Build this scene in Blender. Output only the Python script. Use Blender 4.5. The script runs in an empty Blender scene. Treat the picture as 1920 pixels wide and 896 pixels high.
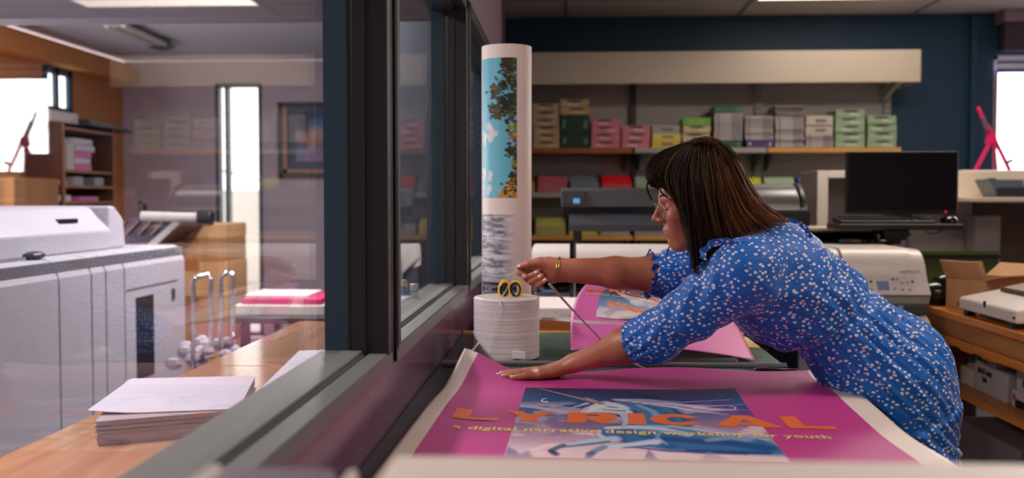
import bpy, bmesh, math, random
import numpy as np
from mathutils import Vector, Matrix, noise
R = random.Random(7)
scn = bpy.context.scene
C = bpy.data.collections.new('scene'); scn.collection.children.link(C)
PI = math.pi
# ------------------------------------------------------------------ camera
F = 1867.0                       # focal length in pixels of the 1920 px wide frame
VX, VY = 1060.0, 374.0           # where the depth axis of the room vanishes
CAMZ = 1.34
yaw = math.atan((VX-960)/F); pit = math.atan((448-VY)/F*math.cos(yaw))
cd = bpy.data.cameras.new('camera'); cam = bpy.data.objects.new('camera', cd); C.objects.link(cam)
cd.sensor_width = 36; cd.lens = 36*F/1920; cd.clip_start = .02; cd.clip_end = 200
cam.location = (0, 0, CAMZ); cam.rotation_euler = (PI/2-pit, 0, yaw)
cd.dof.use_dof = True; cd.dof.focus_distance = 2.32; cd.dof.aperture_fstop = 2.8
scn.camera = cam
CM = cam.rotation_euler.to_matrix()
def px(x, y, Y=None, X=None, Z=None):
    """the point of the room seen at photo pixel (x, y) on the plane Y=, X= or Z="""
    d = CM @ Vector(((x-960)/F, -(y-448)/F, -1))
    if Y is not None: t = Y/d.y
    elif X is not None: t = X/d.x
    else: t = (Z-CAMZ)/d.z
    return Vector((0, 0, CAMZ)) + d*t
# ------------------------------------------------------------------ light and exposure
scn.view_settings.view_transform = 'Standard'; scn.view_settings.look = 'None'
scn.view_settings.gamma = 1; scn.view_settings.use_curve_mapping = False
scn.view_settings.exposure = -0.08
w = bpy.data.worlds.new('sky'); scn.world = w; w.use_nodes = True
bg = w.node_tree.nodes['Background']; bg.inputs[0].default_value = (1, .95, .9, 1); bg.inputs[1].default_value = 3.5
CEIL = 2.66
PANELS = [(1.24, 6.40, 1.22, .3, .42), (1.24, 4.75, 1.22, .6, 1.5), (1.0, 1.7, 1.22, .6, 1.0), (1.24, -.9, 1.22, .6, 1.0)]   # x, y, width, depth of each lit ceiling panel
PANEL_E = 12.0
def area(name, loc, rot, sx, sy, power, col):
    l = bpy.data.lights.new(name, 'AREA'); l.shape = 'RECTANGLE'; l.size = sx; l.size_y = sy; l.energy = power; l.color = col
    o = bpy.data.objects.new(name, l); C.objects.link(o); o.location = loc; o.rotation_euler = rot; return o
area('ceiling_tube_light', (-1.25, 5.1, CEIL-.06), (0, 0, 0), .2, 1.5, 120, (1, .94, .97))
area('daylight', (-4.2, 4.6, 1.55), (0, -PI/2-.45, 0), 1.3, 2.6, 190, (.97, .97, 1))  # added fill lamp for the far-room ceiling and walls, before a solid wall
area('ceiling_tube_light', (-1.9, 1.6, CEIL-.06), (0, 0, 0), .2, 1.5, 75, (1, .94, .96))
area('daylight', (-1.75, 9.6, 1.6), (-PI/2, 0, 0),   .8, 2, 110, (.95, .97, 1))
area('daylight', (3.9, 7.9, 2.0), (-PI/2, 0, 0), 1.2, .9, 60, (.95, .97, 1))
# ------------------------------------------------------------------ helpers: materials
def lin(c):
    return tuple(((v/255)/12.92 if v/255 <= .04045 else ((v/255+.055)/1.055)**2.4) for v in c[:3]) + (1,)
def nodes(name):
    m = bpy.data.materials.new(name); m.use_nodes = True
    return m, m.node_tree, m.node_tree.nodes, m.node_tree.links
def mat(name, c, rough=.5, metal=0, var=.06, scale=8, bump=0, bscale=60, spec=.5, coat=0, trans=0, stretch=None, sheen=0, emit=None):
    m, nt, N, L = nodes(name); b = N['Principled BSDF']
    tc = N.new('ShaderNodeTexCoord'); src = tc.outputs['Object']
    if stretch:
        mp = N.new('ShaderNodeMapping'); mp.inputs['Scale'].default_value = stretch; L.new(src, mp.inputs[0]); src = mp.outputs[0]
    nz = N.new('ShaderNodeTexNoise'); nz.inputs['Scale'].default_value = scale; nz.inputs['Detail'].default_value = 4; L.new(src, nz.inputs['Vector'])
    cr = N.new('ShaderNodeMix'); cr.data_type = 'RGBA'
    a = lin(c); lo = tuple(v*(1-var) for v in a[:3])+(1,); hi = tuple(min(1, v*(1+var)) for v in a[:3])+(1,)
    cr.inputs[6].default_value = lo; cr.inputs[7].default_value = hi; L.new(nz.outputs['Fac'], cr.inputs[0]); L.new(cr.outputs[2], b.inputs['Base Color'])
    b.inputs['Roughness'].default_value = rough; b.inputs['Metallic'].default_value = metal
    b.inputs['Specular IOR Level'].default_value = spec; b.inputs['Coat Weight'].default_value = coat; b.inputs['Transmission Weight'].default_value = trans
    if sheen: b.inputs['Sheen Weight'].default_value = sheen
    if emit: b.inputs['Emission Color'].default_value = lin(emit[0]); b.inputs['Emission Strength'].default_value = emit[1]
    if bump:
        n2 = N.new('ShaderNodeTexNoise'); n2.inputs['Scale'].default_value = bscale; n2.inputs['Detail'].default_value = 3; L.new(src, n2.inputs['Vector'])
        bp = N.new('ShaderNodeBump'); bp.inputs['Strength'].default_value = bump; bp.inputs['Distance'].default_value = .002
        L.new(n2.outputs['Fac'], bp.inputs['Height']); L.new(bp.outputs[0], b.inputs['Normal'])
    return m
def wood(name, c1, c2, axis=1, scale=6, rough=.4, dist=3.0):
    m, nt, N, L = nodes(name); b = N['Principled BSDF']
    tc = N.new('ShaderNodeTexCoord'); mp = N.new('ShaderNodeMapping'); s = [9, 9, 9]; s[axis] = .7; mp.inputs['Scale'].default_value = s
    L.new(tc.outputs['Object'], mp.inputs[0]); nz = N.new('ShaderNodeTexNoise'); nz.inputs['Scale'].default_value = scale*.5; nz.inputs['Detail'].default_value = 6; nz.inputs['Distortion'].default_value = dist*.3
    L.new(mp.outputs[0], nz.inputs['Vector']); r = N.new('ShaderNodeValToRGB'); r.color_ramp.elements[0].position = .3; r.color_ramp.elements[1].position = .7
    r.color_ramp.elements[0].color = lin(c1); r.color_ramp.elements[1].color = lin(c2); L.new(nz.outputs['Fac'], r.inputs[0]); L.new(r.outputs[0], b.inputs['Base Color'])
    b.inputs['Roughness'].default_value = rough
    return m
def vcol(name, rough=.5, spec=.5, attr='Col'):
    m, nt, N, L = nodes(name); b = N['Principled BSDF']
    a = N.new('ShaderNodeVertexColor'); a.layer_name = attr; L.new(a.outputs[0], b.inputs['Base Color']); b.inputs['Roughness'].default_value = rough
    b.inputs['Specular IOR Level'].default_value = spec
    return m
def emis(name, c, s):
    m, nt, N, L = nodes(name); N.remove(N['Principled BSDF']); e = N.new('ShaderNodeEmission'); e.inputs[0].default_value = lin(c); e.inputs[1].default_value = s
    L.new(e.outputs[0], N['Material Output'].inputs[0]); return m
def glass(name, tint=(255, 255, 255), smear=0.0):
    """clear pane: Schlick mirror over straight transmission"""
    m, nt, N, L = nodes(name); N.remove(N['Principled BSDF'])
    g = N.new('ShaderNodeNewGeometry'); dt = N.new('ShaderNodeVectorMath'); dt.operation = 'DOT_PRODUCT'
    L.new(g.outputs['Normal'], dt.inputs[0]); L.new(g.outputs['Incoming'], dt.inputs[1])
    def M(op, a, b=None):
        n = N.new('ShaderNodeMath'); n.operation = op
        for i, v in enumerate((a, b)):
            if v is None: continue
            if isinstance(v, (int, float)): n.inputs[i].default_value = v
            else: L.new(v, n.inputs[i])
        return n.outputs[0]
    ab = M('ABSOLUTE', dt.outputs['Value']); k = M('POWER', M('SUBTRACT', 1.0, ab), 5.0); f = M('ADD', M('MULTIPLY', k, .96), .04)
    t = N.new('ShaderNodeBsdfTransparent'); t.inputs[0].default_value = lin(tint); gl = N.new('ShaderNodeBsdfGlossy'); gl.inputs['Roughness'].default_value = .012
    mx = N.new('ShaderNodeMixShader'); L.new(f, mx.inputs[0]); L.new(t.outputs[0], mx.inputs[1]); L.new(gl.outputs[0], mx.inputs[2]); L.new(mx.outputs[0], N['Material Output'].inputs[0])
    return m
# ------------------------------------------------------------------ helpers: geometry
class MB:
    def __init__(s): s.v = []; s.f = []; s.m = []
    def add(s, vs, fs, mi=0):
        o = len(s.v); s.v += [tuple(v) for v in vs]; s.f += [tuple(i+o for i in f) for f in fs]; s.m += [mi]*len(fs); return s
    def box(s, a, b, mi=0):
        x0, x1 = sorted((a[0], b[0])); y0, y1 = sorted((a[1], b[1])); z0, z1 = sorted((a[2], b[2]))
        return s.add([(x0,y0,z0),(x1,y0,z0),(x1,y1,z0),(x0,y1,z0),(x0,y0,z1),(x1,y0,z1),(x1,y1,z1),(x0,y1,z1)],
                     [(0,3,2,1),(4,5,6,7),(0,1,5,4),(1,2,6,5),(2,3,7,6),(3,0,4,7)], mi)
    def prism(s, poly, d0, d1, ax=0, mi=0):
        """polygon in the two other axes, extruded along ax from d0 to d1"""
        n = len(poly); o = [i for i in range(3) if i != ax]
        def mk(p, d):
            v = [0, 0, 0]; v[ax] = d; v[o[0]] = p[0]; v[o[1]] = p[1]; return v
        vs = [mk(p, d0) for p in poly]+[mk(p, d1) for p in poly]
        fs = [tuple(range(n))[::-1], tuple(range(n, 2*n))]+[(i, (i+1) % n, n+(i+1) % n, n+i) for i in range(n)]
        return s.add(vs, fs, mi)
    def tube(s, pts, r, n=8, mi=0, cap=True, flat=None, closed=False):
        pts = [Vector(p) for p in pts]; k = len(pts); rs = r if isinstance(r, (list, tuple)) else [r]*k
        vs = []; up = None
        for i, p in enumerate(pts):
            if closed: t = pts[(i+1) % k]-pts[i-1]
            else: t = pts[min(i+1, k-1)]-pts[max(i-1, 0)]
            if t.length < 1e-9: t = Vector((0, 0, 1))
            t.normalize()
            if up is None: up = Vector((0, 0, 1)) if abs(t.z) < .9 else Vector((0, 1, 0))
            a = up.cross(t)
            if a.length < 1e-5: a = Vector((1, 0, 0)).cross(t)
            a.normalize(); b = t.cross(a); up = b
            for j in range(n):
                q = 2*PI*j/n; fa = 1; fb = flat if flat else 1
                vs.append(p+a*math.cos(q)*rs[i]*fa+b*math.sin(q)*rs[i]*fb)
        fs = []
        for i in range(k if closed else k-1):
            i2 = (i+1) % k
            for j in range(n): fs.append((i*n+j, i*n+(j+1) % n, i2*n+(j+1) % n, i2*n+j))
        if cap and not closed: fs += [tuple(range(n))[::-1], tuple(range((k-1)*n, k*n))]
        return s.add(vs, fs, mi)
    def cyl(s, p, q, r, n=24, mi=0): return s.tube([p, q], r, n, mi)
    def lathe(s, prof, c=(0, 0, 0), ax=2, n=32, mi=0):
        """profile of (radius, height) turned about axis ax through c"""
        vs = []; o = [i for i in range(3) if i != ax]
        for r_, h in prof:
            for j in range(n):
                q = 2*PI*j/n; v = [0, 0, 0]; v[ax] = c[ax]+h; v[o[0]] = c[o[0]]+r_*math.cos(q); v[o[1]] = c[o[1]]+r_*math.sin(q); vs.append(v)
        fs = []; k = len(prof)
        for i in range(k-1):
            for j in range(n): fs.append((i*n+j, i*n+(j+1) % n, (i+1)*n+(j+1) % n, (i+1)*n+j))
        fs += [tuple(range(n))[::-1], tuple(range((k-1)*n, k*n))]
        return s.add(vs, fs, mi)
    def ball(s, c, r, nu=16, nv=10, mi=0):
        r = r if isinstance(r, (tuple, list)) else (r, r, r); vs = [(c[0], c[1], c[2]-r[2])]
        for i in range(1, nv):
            t = -PI/2+PI*i/nv
            for j in range(nu): q = 2*PI*j/nu; vs.append((c[0]+r[0]*math.cos(t)*math.cos(q), c[1]+r[1]*math.cos(t)*math.sin(q), c[2]+r[2]*math.sin(t)))
        vs.append((c[0], c[1], c[2]+r[2])); fs = [(0, 1+(j+1) % nu, 1+j) for j in range(nu)]
        for i in range(nv-2):
            for j in range(nu): a = 1+i*nu; fs.append((a+j, a+(j+1) % nu, a+nu+(j+1) % nu, a+nu+j))
        e = len(vs)-1; a = 1+(nv-2)*nu; fs += [(a+j, a+(j+1) % nu, e) for j in range(nu)]
        return s.add(vs, fs, mi)
    def sheet(s, fn, nu, nv, mi=0, th=0):
        """grid surface fn(u,v); with th a thin solid sheet"""
        vs = [Vector(fn(i/nu, j/nv)) for j in range(nv+1) for i in range(nu+1)]; w_ = nu+1
        top = [(j*w_+i, j*w_+i+1, (j+1)*w_+i+1, (j+1)*w_+i) for j in range(nv) for i in range(nu)]
        if not th: return s.add(vs, top, mi)
        n_ = len(vs); vs2 = vs+[v-Vector((0, 0, th)) if not callable(th) else v-th(v) for v in vs]
        fs = top+[tuple(k+n_ for k in f[::-1]) for f in top]
        rim = [i for i in range(nu)]+[j*w_+nu for j in range(nv)]+[nv*w_+i for i in range(nu, 0, -1)]+[j*w_ for j in range(nv, 0, -1)]
        fs += [(rim[k], rim[k]+n_, rim[(k+1) % len(rim)]+n_, rim[(k+1) % len(rim)]) for k in range(len(rim))]
        return s.add(vs2, fs, mi)
    def build(s, name, mats, parent=None, bevel=0, smooth=False, world=True, seg=2, tri=False):
        me = bpy.data.meshes.new(name); mats = mats if isinstance(mats, (list, tuple)) else [mats]
        off = Vector((0, 0, 0))
        if parent is not None and world:
            q = parent
            while q is not None: off += q.location; q = q.parent
        me.from_pydata([tuple(Vector(v)-off) for v in s.v], [], s.f)
        for m in mats: me.materials.append(m)
        me.polygons.foreach_set('material_index', s.m); me.update()
        bm = bmesh.new(); bm.from_mesh(me); bmesh.ops.recalc_face_normals(bm, faces=bm.faces); bm.to_mesh(me); bm.free()
        if smooth:
            me.polygons.foreach_set('use_smooth', [True]*len(me.polygons))
            if smooth != 'all':
                try: me.set_sharp_from_angle(angle=math.radians(40))
                except Exception: pass
        o = bpy.data.objects.new(name, me); C.objects.link(o)
        if parent is not None: o.parent = parent
        if bevel:
            b = o.modifiers.new('bevel', 'BEVEL'); b.width = bevel; b.segments = seg; b.limit_method = 'ANGLE'
        return o
def tag(o, label=None, cat=None, group=None, kind=None):
    if label: o['label'] = label
    if cat: o['category'] = cat
    if group: o['group'] = group
    if kind: o['kind'] = kind
    return o
def thing(name, label, cat, loc=(0, 0, 0), rz=0, group=None):
    o = bpy.data.objects.new(name, None); C.objects.link(o); o.location = loc; o.rotation_euler = (0, 0, rz); o.empty_display_size = .05
    return tag(o, label, cat, group)
def struct(name, mb, m, **k): return tag(mb.build(name, m, **k), kind='structure')
def B(a, b): return MB().box(a, b)
def copy_tree(o, parent=None):
    c = o.copy(); C.objects.link(c)
    if parent is not None: c.parent = parent
    for ch in list(o.children): copy_tree(ch, c)
    return c
FONT = None
def text_mb(txt, size, xs=1.0, bold=0.0, sp=1.0, res=3, align='LEFT'):
    """the glyphs of a line of writing as flat faces in x/y; returns (verts, faces)"""
    cu = bpy.data.curves.new('t', 'FONT'); cu.body = txt; cu.size = size; cu.offset = bold; cu.space_character = sp; cu.resolution_u = res; cu.align_x = align; cu.fill_mode = 'FRONT'
    o = bpy.data.objects.new('t', cu); C.objects.link(o); dg = bpy.context.evaluated_depsgraph_get(); dg.update()
    me = bpy.data.meshes.new_from_object(o.evaluated_get(dg)); vs = [(v.co.x*xs, v.co.y) for v in me.vertices]; fs = [tuple(p.vertices) for p in me.polygons]
    bpy.data.objects.remove(o); bpy.data.curves.remove(cu); bpy.data.meshes.remove(me)
    return vs, fs
# ------------------------------------------------------------------ materials
M_blue = mat('navy_paint', (22, 62, 88), .55, var=.08)
M_mauve = mat('mauve_paint', (150, 128, 142), .35, var=.05, coat=.0)
M_lowwall = mat('mauve_scuffed', (126, 92, 122), .17, var=.12, bump=.25, bscale=30)
M_lav = mat('lavender_paint', (206, 190, 200), .6, var=.04)
M_orange = mat('orange_paint', (214, 140, 66), .6, var=.05)
M_tile = mat('ceiling_tile', (196, 188, 182), .8, var=.06, scale=120, bump=.2)
M_farceil = mat('far_ceiling', (216, 214, 228), .8, var=.04)
M_bar = mat('ceiling_bar', (120, 114, 112), .5)
M_floor = mat('floor_vinyl', (128, 122, 124), .5, var=.15, scale=20)
M_frame = mat('window_frame_black', (32, 33, 36), .38, var=.08)
M_teal = mat('teal_frame', (40, 76, 98), .4)
M_ledge = mat('ledge_grey', (112, 114, 110), .4, var=.08)
M_glass = glass('pane_glass')
M_wht = mat('white_plastic', (214, 206, 198), .38, var=.03)
M_cream = mat('cream_metal', (206, 194, 176), .45, var=.03)
M_grey = mat('light_grey', (170, 165, 162), .5, var=.05)
M_dgrey = mat('dark_grey', (62, 62, 66), .45, var=.06)
M_mgrey = mat('mid_grey', (104, 102, 104), .4, var=.06)
M_black = mat('black_plastic', (17, 17, 19), .4, var=.1)
M_gloss = mat('gloss_black', (9, 9, 11), .16, var=.1)
M_steel = mat('brushed_steel', (150, 150, 150), .32, metal=1, var=.06)
M_chrome = mat('chrome', (225, 225, 230), .08, metal=1, var=.01)
M_gold = mat('gold', (214, 178, 96), .2, metal=1, var=.02)
M_paper = mat('white_paper', (226, 216, 212), .75, var=.02)
M_card = wood('cardboard', (150, 104, 62), (172, 122, 76), 2, 3, .8)
M_wood1 = wood('shelf_brown', (146, 84, 38), (170, 102, 48), 0, 5, .5)
M_wood2 = wood('shelf_pine', (206, 150, 76), (222, 172, 98), 0, 5, .5)
M_bench = wood('bench_orange', (176, 100, 34), (214, 136, 58), 1, 6, .35)
M_counter = wood('counter_wood', (176, 128, 92), (200, 154, 116), 1, 5, .13)
M_dbrown = wood('dark_brown_wood', (88, 54, 44), (104, 66, 52), 2, 4, .5)
M_fwood = wood('far_shelf_wood', (150, 100, 62), (176, 122, 78), 2, 4, .5)
M_olive = mat('olive_board', (74, 88, 34), .5)
WX = -.345                       # face of the glazed partition towards the camera
GX = -.405                       # plane of its panes
BY = 7.3; XR = 4.7; FY = 9.4; FX = -4.25
# ------------------------------------------------------------------ room shell
struct('floor', B((FX-.2, -2.2, -.12), (XR+.2, FY+.2, 0)), M_floor)
struct('ceiling', B((WX-.12, -2.2, CEIL+.03), (XR+.2, BY+.1, CEIL+.15)), M_tile)
struct('ceiling_far', B((FX-.2, -2.2, CEIL+.02), (WX-.12, FY+.2, CEIL+.15)), M_farceil)
# the tiles between the bars: a slab per tile keeps a shadow gap
tl = MB(); XS = [-1.235, 0, 1.235, 2.47, 3.705, 4.94]
ys = [7.3-.61*i for i in range(16)]
for i in range(len(XS)-1):
    for j in range(len(ys)-1):
        tl.box((max(XS[i], WX-.1)+.012, ys[j+1]+.012, CEIL+.004), (min(XS[i+1], XR)-.012, ys[j]-.012, CEIL+.03))
struct('ceiling_tiles', tl, M_tile)
gb = MB()
for x in XS: 
    if WX < x < XR: gb.box((x-.012, -2.2, CEIL), (x+.012, BY, CEIL+.028))
for y in ys: gb.box((WX-.1, y-.012, CEIL), (XR, y+.012, CEIL+.028))
struct('ceiling_grid', gb, M_bar)
wx0 = px(1862, 200, Y=BY).x
bw = MB().box((-.62, BY, 0), (wx0, BY+.12, CEIL)).box((wx0, BY, 0), (XR, BY+.12, 1.36)).box((wx0, BY, px(1880, 104, Y=BY).z), (XR, BY+.12, CEIL))
struct('wall_back', bw, M_blue)
struct('trim_1', MB().box((px(1815, 200, Y=BY).x, BY-.05, 0), (px(1826, 200, Y=BY).x, BY, CEIL-.02)), M_blue)
struct('trim_2', MB().box((wx0+.02, BY-.12, px(1880, 98, Y=BY).z), (XR, BY-.003, px(1880, 48, Y=BY).z)), mat('dark_header', (64, 48, 62), .5))
struct('trim_3', MB().box((wx0+.0, BY-.16, px(1880, 47, Y=BY).z), (XR, BY-.003, CEIL-.001)), M_mauve)
struct('wall_right', B((XR, -2.2, 0), (XR+.12, BY+.12, CEIL)), M_lav)
struct('wall_near', B((FX, -2.2, 0), (XR, -2.08, CEIL)), M_lav)
struct('wall_far', MB().box((FX, FY, 0), (px(407, 300, Y=FY).x, FY+.12, CEIL)).box((px(490, 300, Y=FY).x, FY, 0), (-.5, FY+.12, CEIL))
       .box((px(407, 300, Y=FY).x, FY, px(450, 158, Y=FY).z), (px(490, 300, Y=FY).x, FY+.12, CEIL)), M_lav)
s0, s1 = px(80, 160, X=FX).y, px(134, 160, X=FX).y; sz0, sz1 = px(105, 216, X=FX).z, px(105, 124, X=FX).z
struct('wall_left', MB().box((FX-.03, -2.2, 0), (FX, s0, CEIL)).box((FX-.03, s1, 0), (FX, FY+.12, CEIL)).box((FX-.03, s0, 0), (FX, s1, sz0)).box((FX-.03, s0, sz1), (FX, s1, CEIL)), M_orange)
struct('trim_4', MB().box((FX, 2.5, px(60, 115, X=FX).z), (FX+.18, FY, px(60, 80, X=FX).z)), M_orange)
struct('trim_5', MB().box((FX, 3.9, px(300, 41, Y=4.0).z), (WX-.125, 4.05, CEIL)), mat('bulkhead_grey', (112, 108, 120), .6))     # bulkhead across the far room
def frame_win(name, label, axis, a0, a1, z0, z1, c, mfr, fw=.04, dep=.1, sgn=1, mull=()):
    """framed window in a wall at c; a0..a1 along the other horizontal axis"""
    m = MB()
    def bx(p0, p1, q0, q1, d0=0, d1=dep):
        if axis == 'x': m.box((p0, c+d0*sgn, q0), (p1, c+d1*sgn, q1))
        else: m.box((c+d0*sgn, p0, q0), (c+d1*sgn, p1, q1))
    bx(a0, a0+fw, z0, z1); bx(a1-fw, a1, z0, z1); bx(a0, a1, z0, z0+fw); bx(a0, a1, z1-fw, z1)
    for t, wd in mull: bx(a0+(a1-a0)*t-wd/2, a0+(a1-a0)*t+wd/2, z0, z1)
    o = struct(name, m, mfr)
    g = MB()
    if axis == 'x': g.box((a0+fw, c+dep*.5*sgn, z0+fw), (a1-fw, c+(dep*.5+.006)*sgn, z1-fw))
    else: g.box((c+dep*.5*sgn, a0+fw, z0+fw), (c+(dep*.5+.006)*sgn, a1-fw, z1-fw))
    g.build('pane', M_glass, o)
    return o
frame_win('window_1', '', 'x', px(405, 300, Y=FY).x, px(492, 300, Y=FY).x, .03, px(450, 156, Y=FY).z, FY-.01, M_teal, .035, mull=[(.24, .03)])
frame_win('window_2', '', 'y', s0, s1, sz0, sz1, FX+.01, M_teal, .07, dep=.03, sgn=-1, mull=[(.45, .06)])
frame_win('window_7', '', 'y', 3.25, 5.95, .88, 2.24, FX+.0, M_teal, .05, dep=.035, sgn=1)  # added frame around the fill lamp; the wall behind it is solid
frame_win('window_3', '', 'x', wx0, XR, 1.36, px(1880, 104, Y=BY).z, BY+.0, M_mauve, .03)
# blind at the top of the right window
bl = thing('roller_blind', 'blue and white striped blind pulled up at the top of the bright right-hand window', 'blind', ((wx0+XR)/2, BY-.04, px(1890, 136, Y=BY).z))
zt, zb = px(1880, 105, Y=BY-.04).z, px(1880, 136, Y=BY-.04).z
mst = [mat('blind_white', (220, 222, 240), .6), mat('blind_blue', (40, 74, 150), .6)]
for k, (q0, q1, mi) in enumerate([(0, .3, 0), (.3, .45, 1), (.45, .78, 0), (.78, 1, 1)]):
    B((wx0+.01, BY-.05, zt+(zb-zt)*q1), (XR-.01, BY-.03, zt+(zb-zt)*q0)).build('blind_slat', mst[mi], bl)
# outdoors, past the panes
tag(B((-14, FY+.3, -.2), (16, FY+30, -.05)).build('street', mat('pavement', (170, 164, 160), .8)), kind='structure')
st = MB().box((-6, FY+7, -.05), (-1.2, FY+7.3, 1.5)); tag(st.build('garden_wall', mat('pale_render', (214, 210, 204), .8)), 'pale low rendered wall across the street seen through the tall window', 'wall')
va = MB().prism([(FY+4.2, .35), (FY+4.2, 1.1), (FY+4.35, 1.85), (FY+5.9, 1.9), (FY+5.95, .35)], -2.35, -1.65, 0).box((-2.34, FY+4.15, .5), (-1.7, FY+4.2, .62))
vo = va.build('parked_van', mat('van_white', (226, 228, 232), .3), bevel=.05); tag(vo, 'white van parked beyond the tall narrow window', 'van')
MB().box((-2.42, FY+4.25, 1.3), (-2.35, FY+4.5, 1.42)).build('wing_mirror', mat('mirror_blue', (70, 96, 150), .4), vo, world=False)
for y_ in (4.5, 5.6): MB().cyl((-2.36, FY+y_, .3), (-2.2, FY+y_, .3), .3).build('wheel', M_black, vo, world=False)
for xx in (-4.2, .6): tag(MB().tube([(xx, FY+2, -.05), (xx, FY+2, 3.2)], .07, 12).build('utility_pole', M_dgrey), 'grey utility pole outside, holding one end of the dark cable, %s' % ('left' if xx < 0 else 'right'), 'pole')
wr = MB().tube([px(427, 322, Y=FY+2), px(450, 327, Y=FY+2), px(489, 340, Y=FY+2), px(520, 352, Y=FY+2), (.6, FY+2, 1.7)], .012, 6)
wr.tube([px(427, 322, Y=FY+2), px(380, 316, Y=FY+2), (-4.2, FY+2, 1.8)], .012, 6); tag(wr.build('overhead_cable', M_dgrey), 'dark cable hanging across the tall window outside', 'cable')
# ------------------------------------------------------------------ glazed partition
Z0, Z1 = CAMZ-.322, CAMZ+.69
WB = WX-.105                                # far face
wins = [(-1.6, 1.905), (1.955, 3.415), (3.47, 5.1)]
pw = MB().box((WB, -2.1, 0), (WX, 5.46, Z0)).box((WB, -2.1, Z1), (WX, 5.46, CEIL)).box((WB, -2.1, Z0), (WX, wins[0][0], Z1)).box((WB, wins[2][1], Z0), (WX, 5.46, Z1))
pw.box((WB, wins[0][1], Z0), (WX-.02, wins[1][0], Z1)).box((WB, wins[1][1], Z0), (WX-.02, wins[2][0], Z1))
struct('wall_partition', pw, M_mauve)
struct('wall_partition_end', MB().box((-1.12, 5.46, 0), (WB+.01, 5.58, CEIL)).box((-.8, 5.58, 0), (-.68, BY+.1, CEIL)).box((-.8, BY, 0), (-.68, FY, CEIL)), mat('slate_paint', (44, 50, 60), .6))  # end wall lengthened and darkened so reflections show in the second pane
struct('trim_6', MB().box((WX-.1, 5.40, 0), (WX+.012, 5.48, CEIL-.001)), mat('plum_edge', (84, 58, 90), .4))
struct('wall_partition_dado', MB().box((WX, -2.05, 0), (WX+.004, 5.395, Z0-.002)), M_lowwall)
for k, (a, b) in enumerate(wins):
    fr = MB(); fw = .048
    # outer frame, then an inner step, then the bead that holds the pane
    fr.box((WB-.002, a, Z0), (WX+.012, a+fw, Z1)).box((WB-.002, b-fw, Z0), (WX+.012, b, Z1)).box((WB-.002, a, Z1-fw), (WX+.012, b, Z1))
    s2 = fw+.006
    fr.box((GX+.004, a+fw, Z0+.02), (WX-.03, a+s2, Z1-fw)).box((GX+.004, b-s2, Z0+.02), (WX-.03, b-fw, Z1-fw)).box((GX+.004, a+fw, Z1-s2), (WX-.03, b-fw, Z1-fw))
    o = struct('window_%d' % (k+4), fr, M_frame, bevel=.002)
    MB().box((WB-.004, b-fw-.003, Z0+.032), (GX-.004, b-fw+.001, Z1-fw)).box((WB-.004, a+fw-.001, Z0+.032), (GX-.004, a+fw+.003, Z1-fw)).box((WB-.004, a+fw, Z1-fw-.003), (GX-.004, b-fw, Z1-fw+.001)).build('inner_lining', M_teal, o)
    MB().box((GX-.003, a+fw, Z0+.03), (GX+.003, b-fw, Z1-fw)).build('pane', M_glass, o)
    le = MB().box((WB-.012, a+fw, Z0+.001), (WX-.034, b-fw, Z0+.031)).box((WX-.034, a+fw, Z0+.001), (WX-.026, b-fw, Z0+.021)).box((WX-.026, a+fw, Z0+.001), (WX+.010, b-fw, Z0+.031)).box((WB-.010, a+fw+.001, Z0+.031), (WX-.037, b-fw-.001, Z0+.037))
    le.box((WX+.0055, a, Z0-.001), (WX+.0125, b, Z0+.028))
    le.build('window_sill', M_ledge, o, bevel=.0015)
    ga = MB()
    for yy in (a+.006, b-.009): ga.box((WX+.0121, yy, Z0+.02), (WX+.0135, yy+.003, Z1-.01))
    ga.build('gasket', M_steel if k == 0 else M_dgrey, o)
# scratches and chips in the paint under the frames
sc = MB()
for i in range(70):
    y = R.gauss(1.75, .35); z = Z0-.06-abs(R.gauss(0, .09)); l = R.uniform(.001, .004); a_ = R.uniform(-.5, 1.4)
    sc.add([(WX+.0047, y, z), (WX+.0047, y+l*math.cos(a_), z+l*math.sin(a_)), (WX+.0047, y+l*math.cos(a_)+.0012, z+l*math.sin(a_)), (WX+.0047, y+.0012, z-.0008)], [(0, 1, 2, 3)])
struct('wall_partition_scuffs', sc, mat('scuff_white', (200, 190, 198), .6))
# ------------------------------------------------------------------ lit ceiling panels
M_lits = [emis('panel_diffuser', (255, 238, 222), PANEL_E*p_[4]) for p_ in PANELS]
for k, (x, y, wd, dp, e) in enumerate(PANELS):
    t = thing('ceiling_light', ['lit recessed ceiling panel over the shelves at the back', 'lit recessed ceiling panel above the white wide-format printer', 'lit recessed ceiling panel above the woman',
              'lit recessed ceiling panel behind the camera'][k], 'ceiling light', (x+wd/2, y+dp/2, CEIL-.012))
    B((x+.02, y+.02, CEIL-.008), (x+wd-.02, y+dp-.02, CEIL-.004)).build('diffuser', M_lits[k], t)
    MB().box((x, y, CEIL-.012), (x+.02, y+dp, CEIL+.003)).box((x+wd-.02, y, CEIL-.012), (x+wd, y+dp, CEIL+.003)).box((x, y, CEIL-.012), (x+wd, y+.02, CEIL+.003)).box((x, y+dp-.02, CEIL-.012), (x+wd, y+dp, CEIL+.003)).build('frame', M_wht, t)
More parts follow.
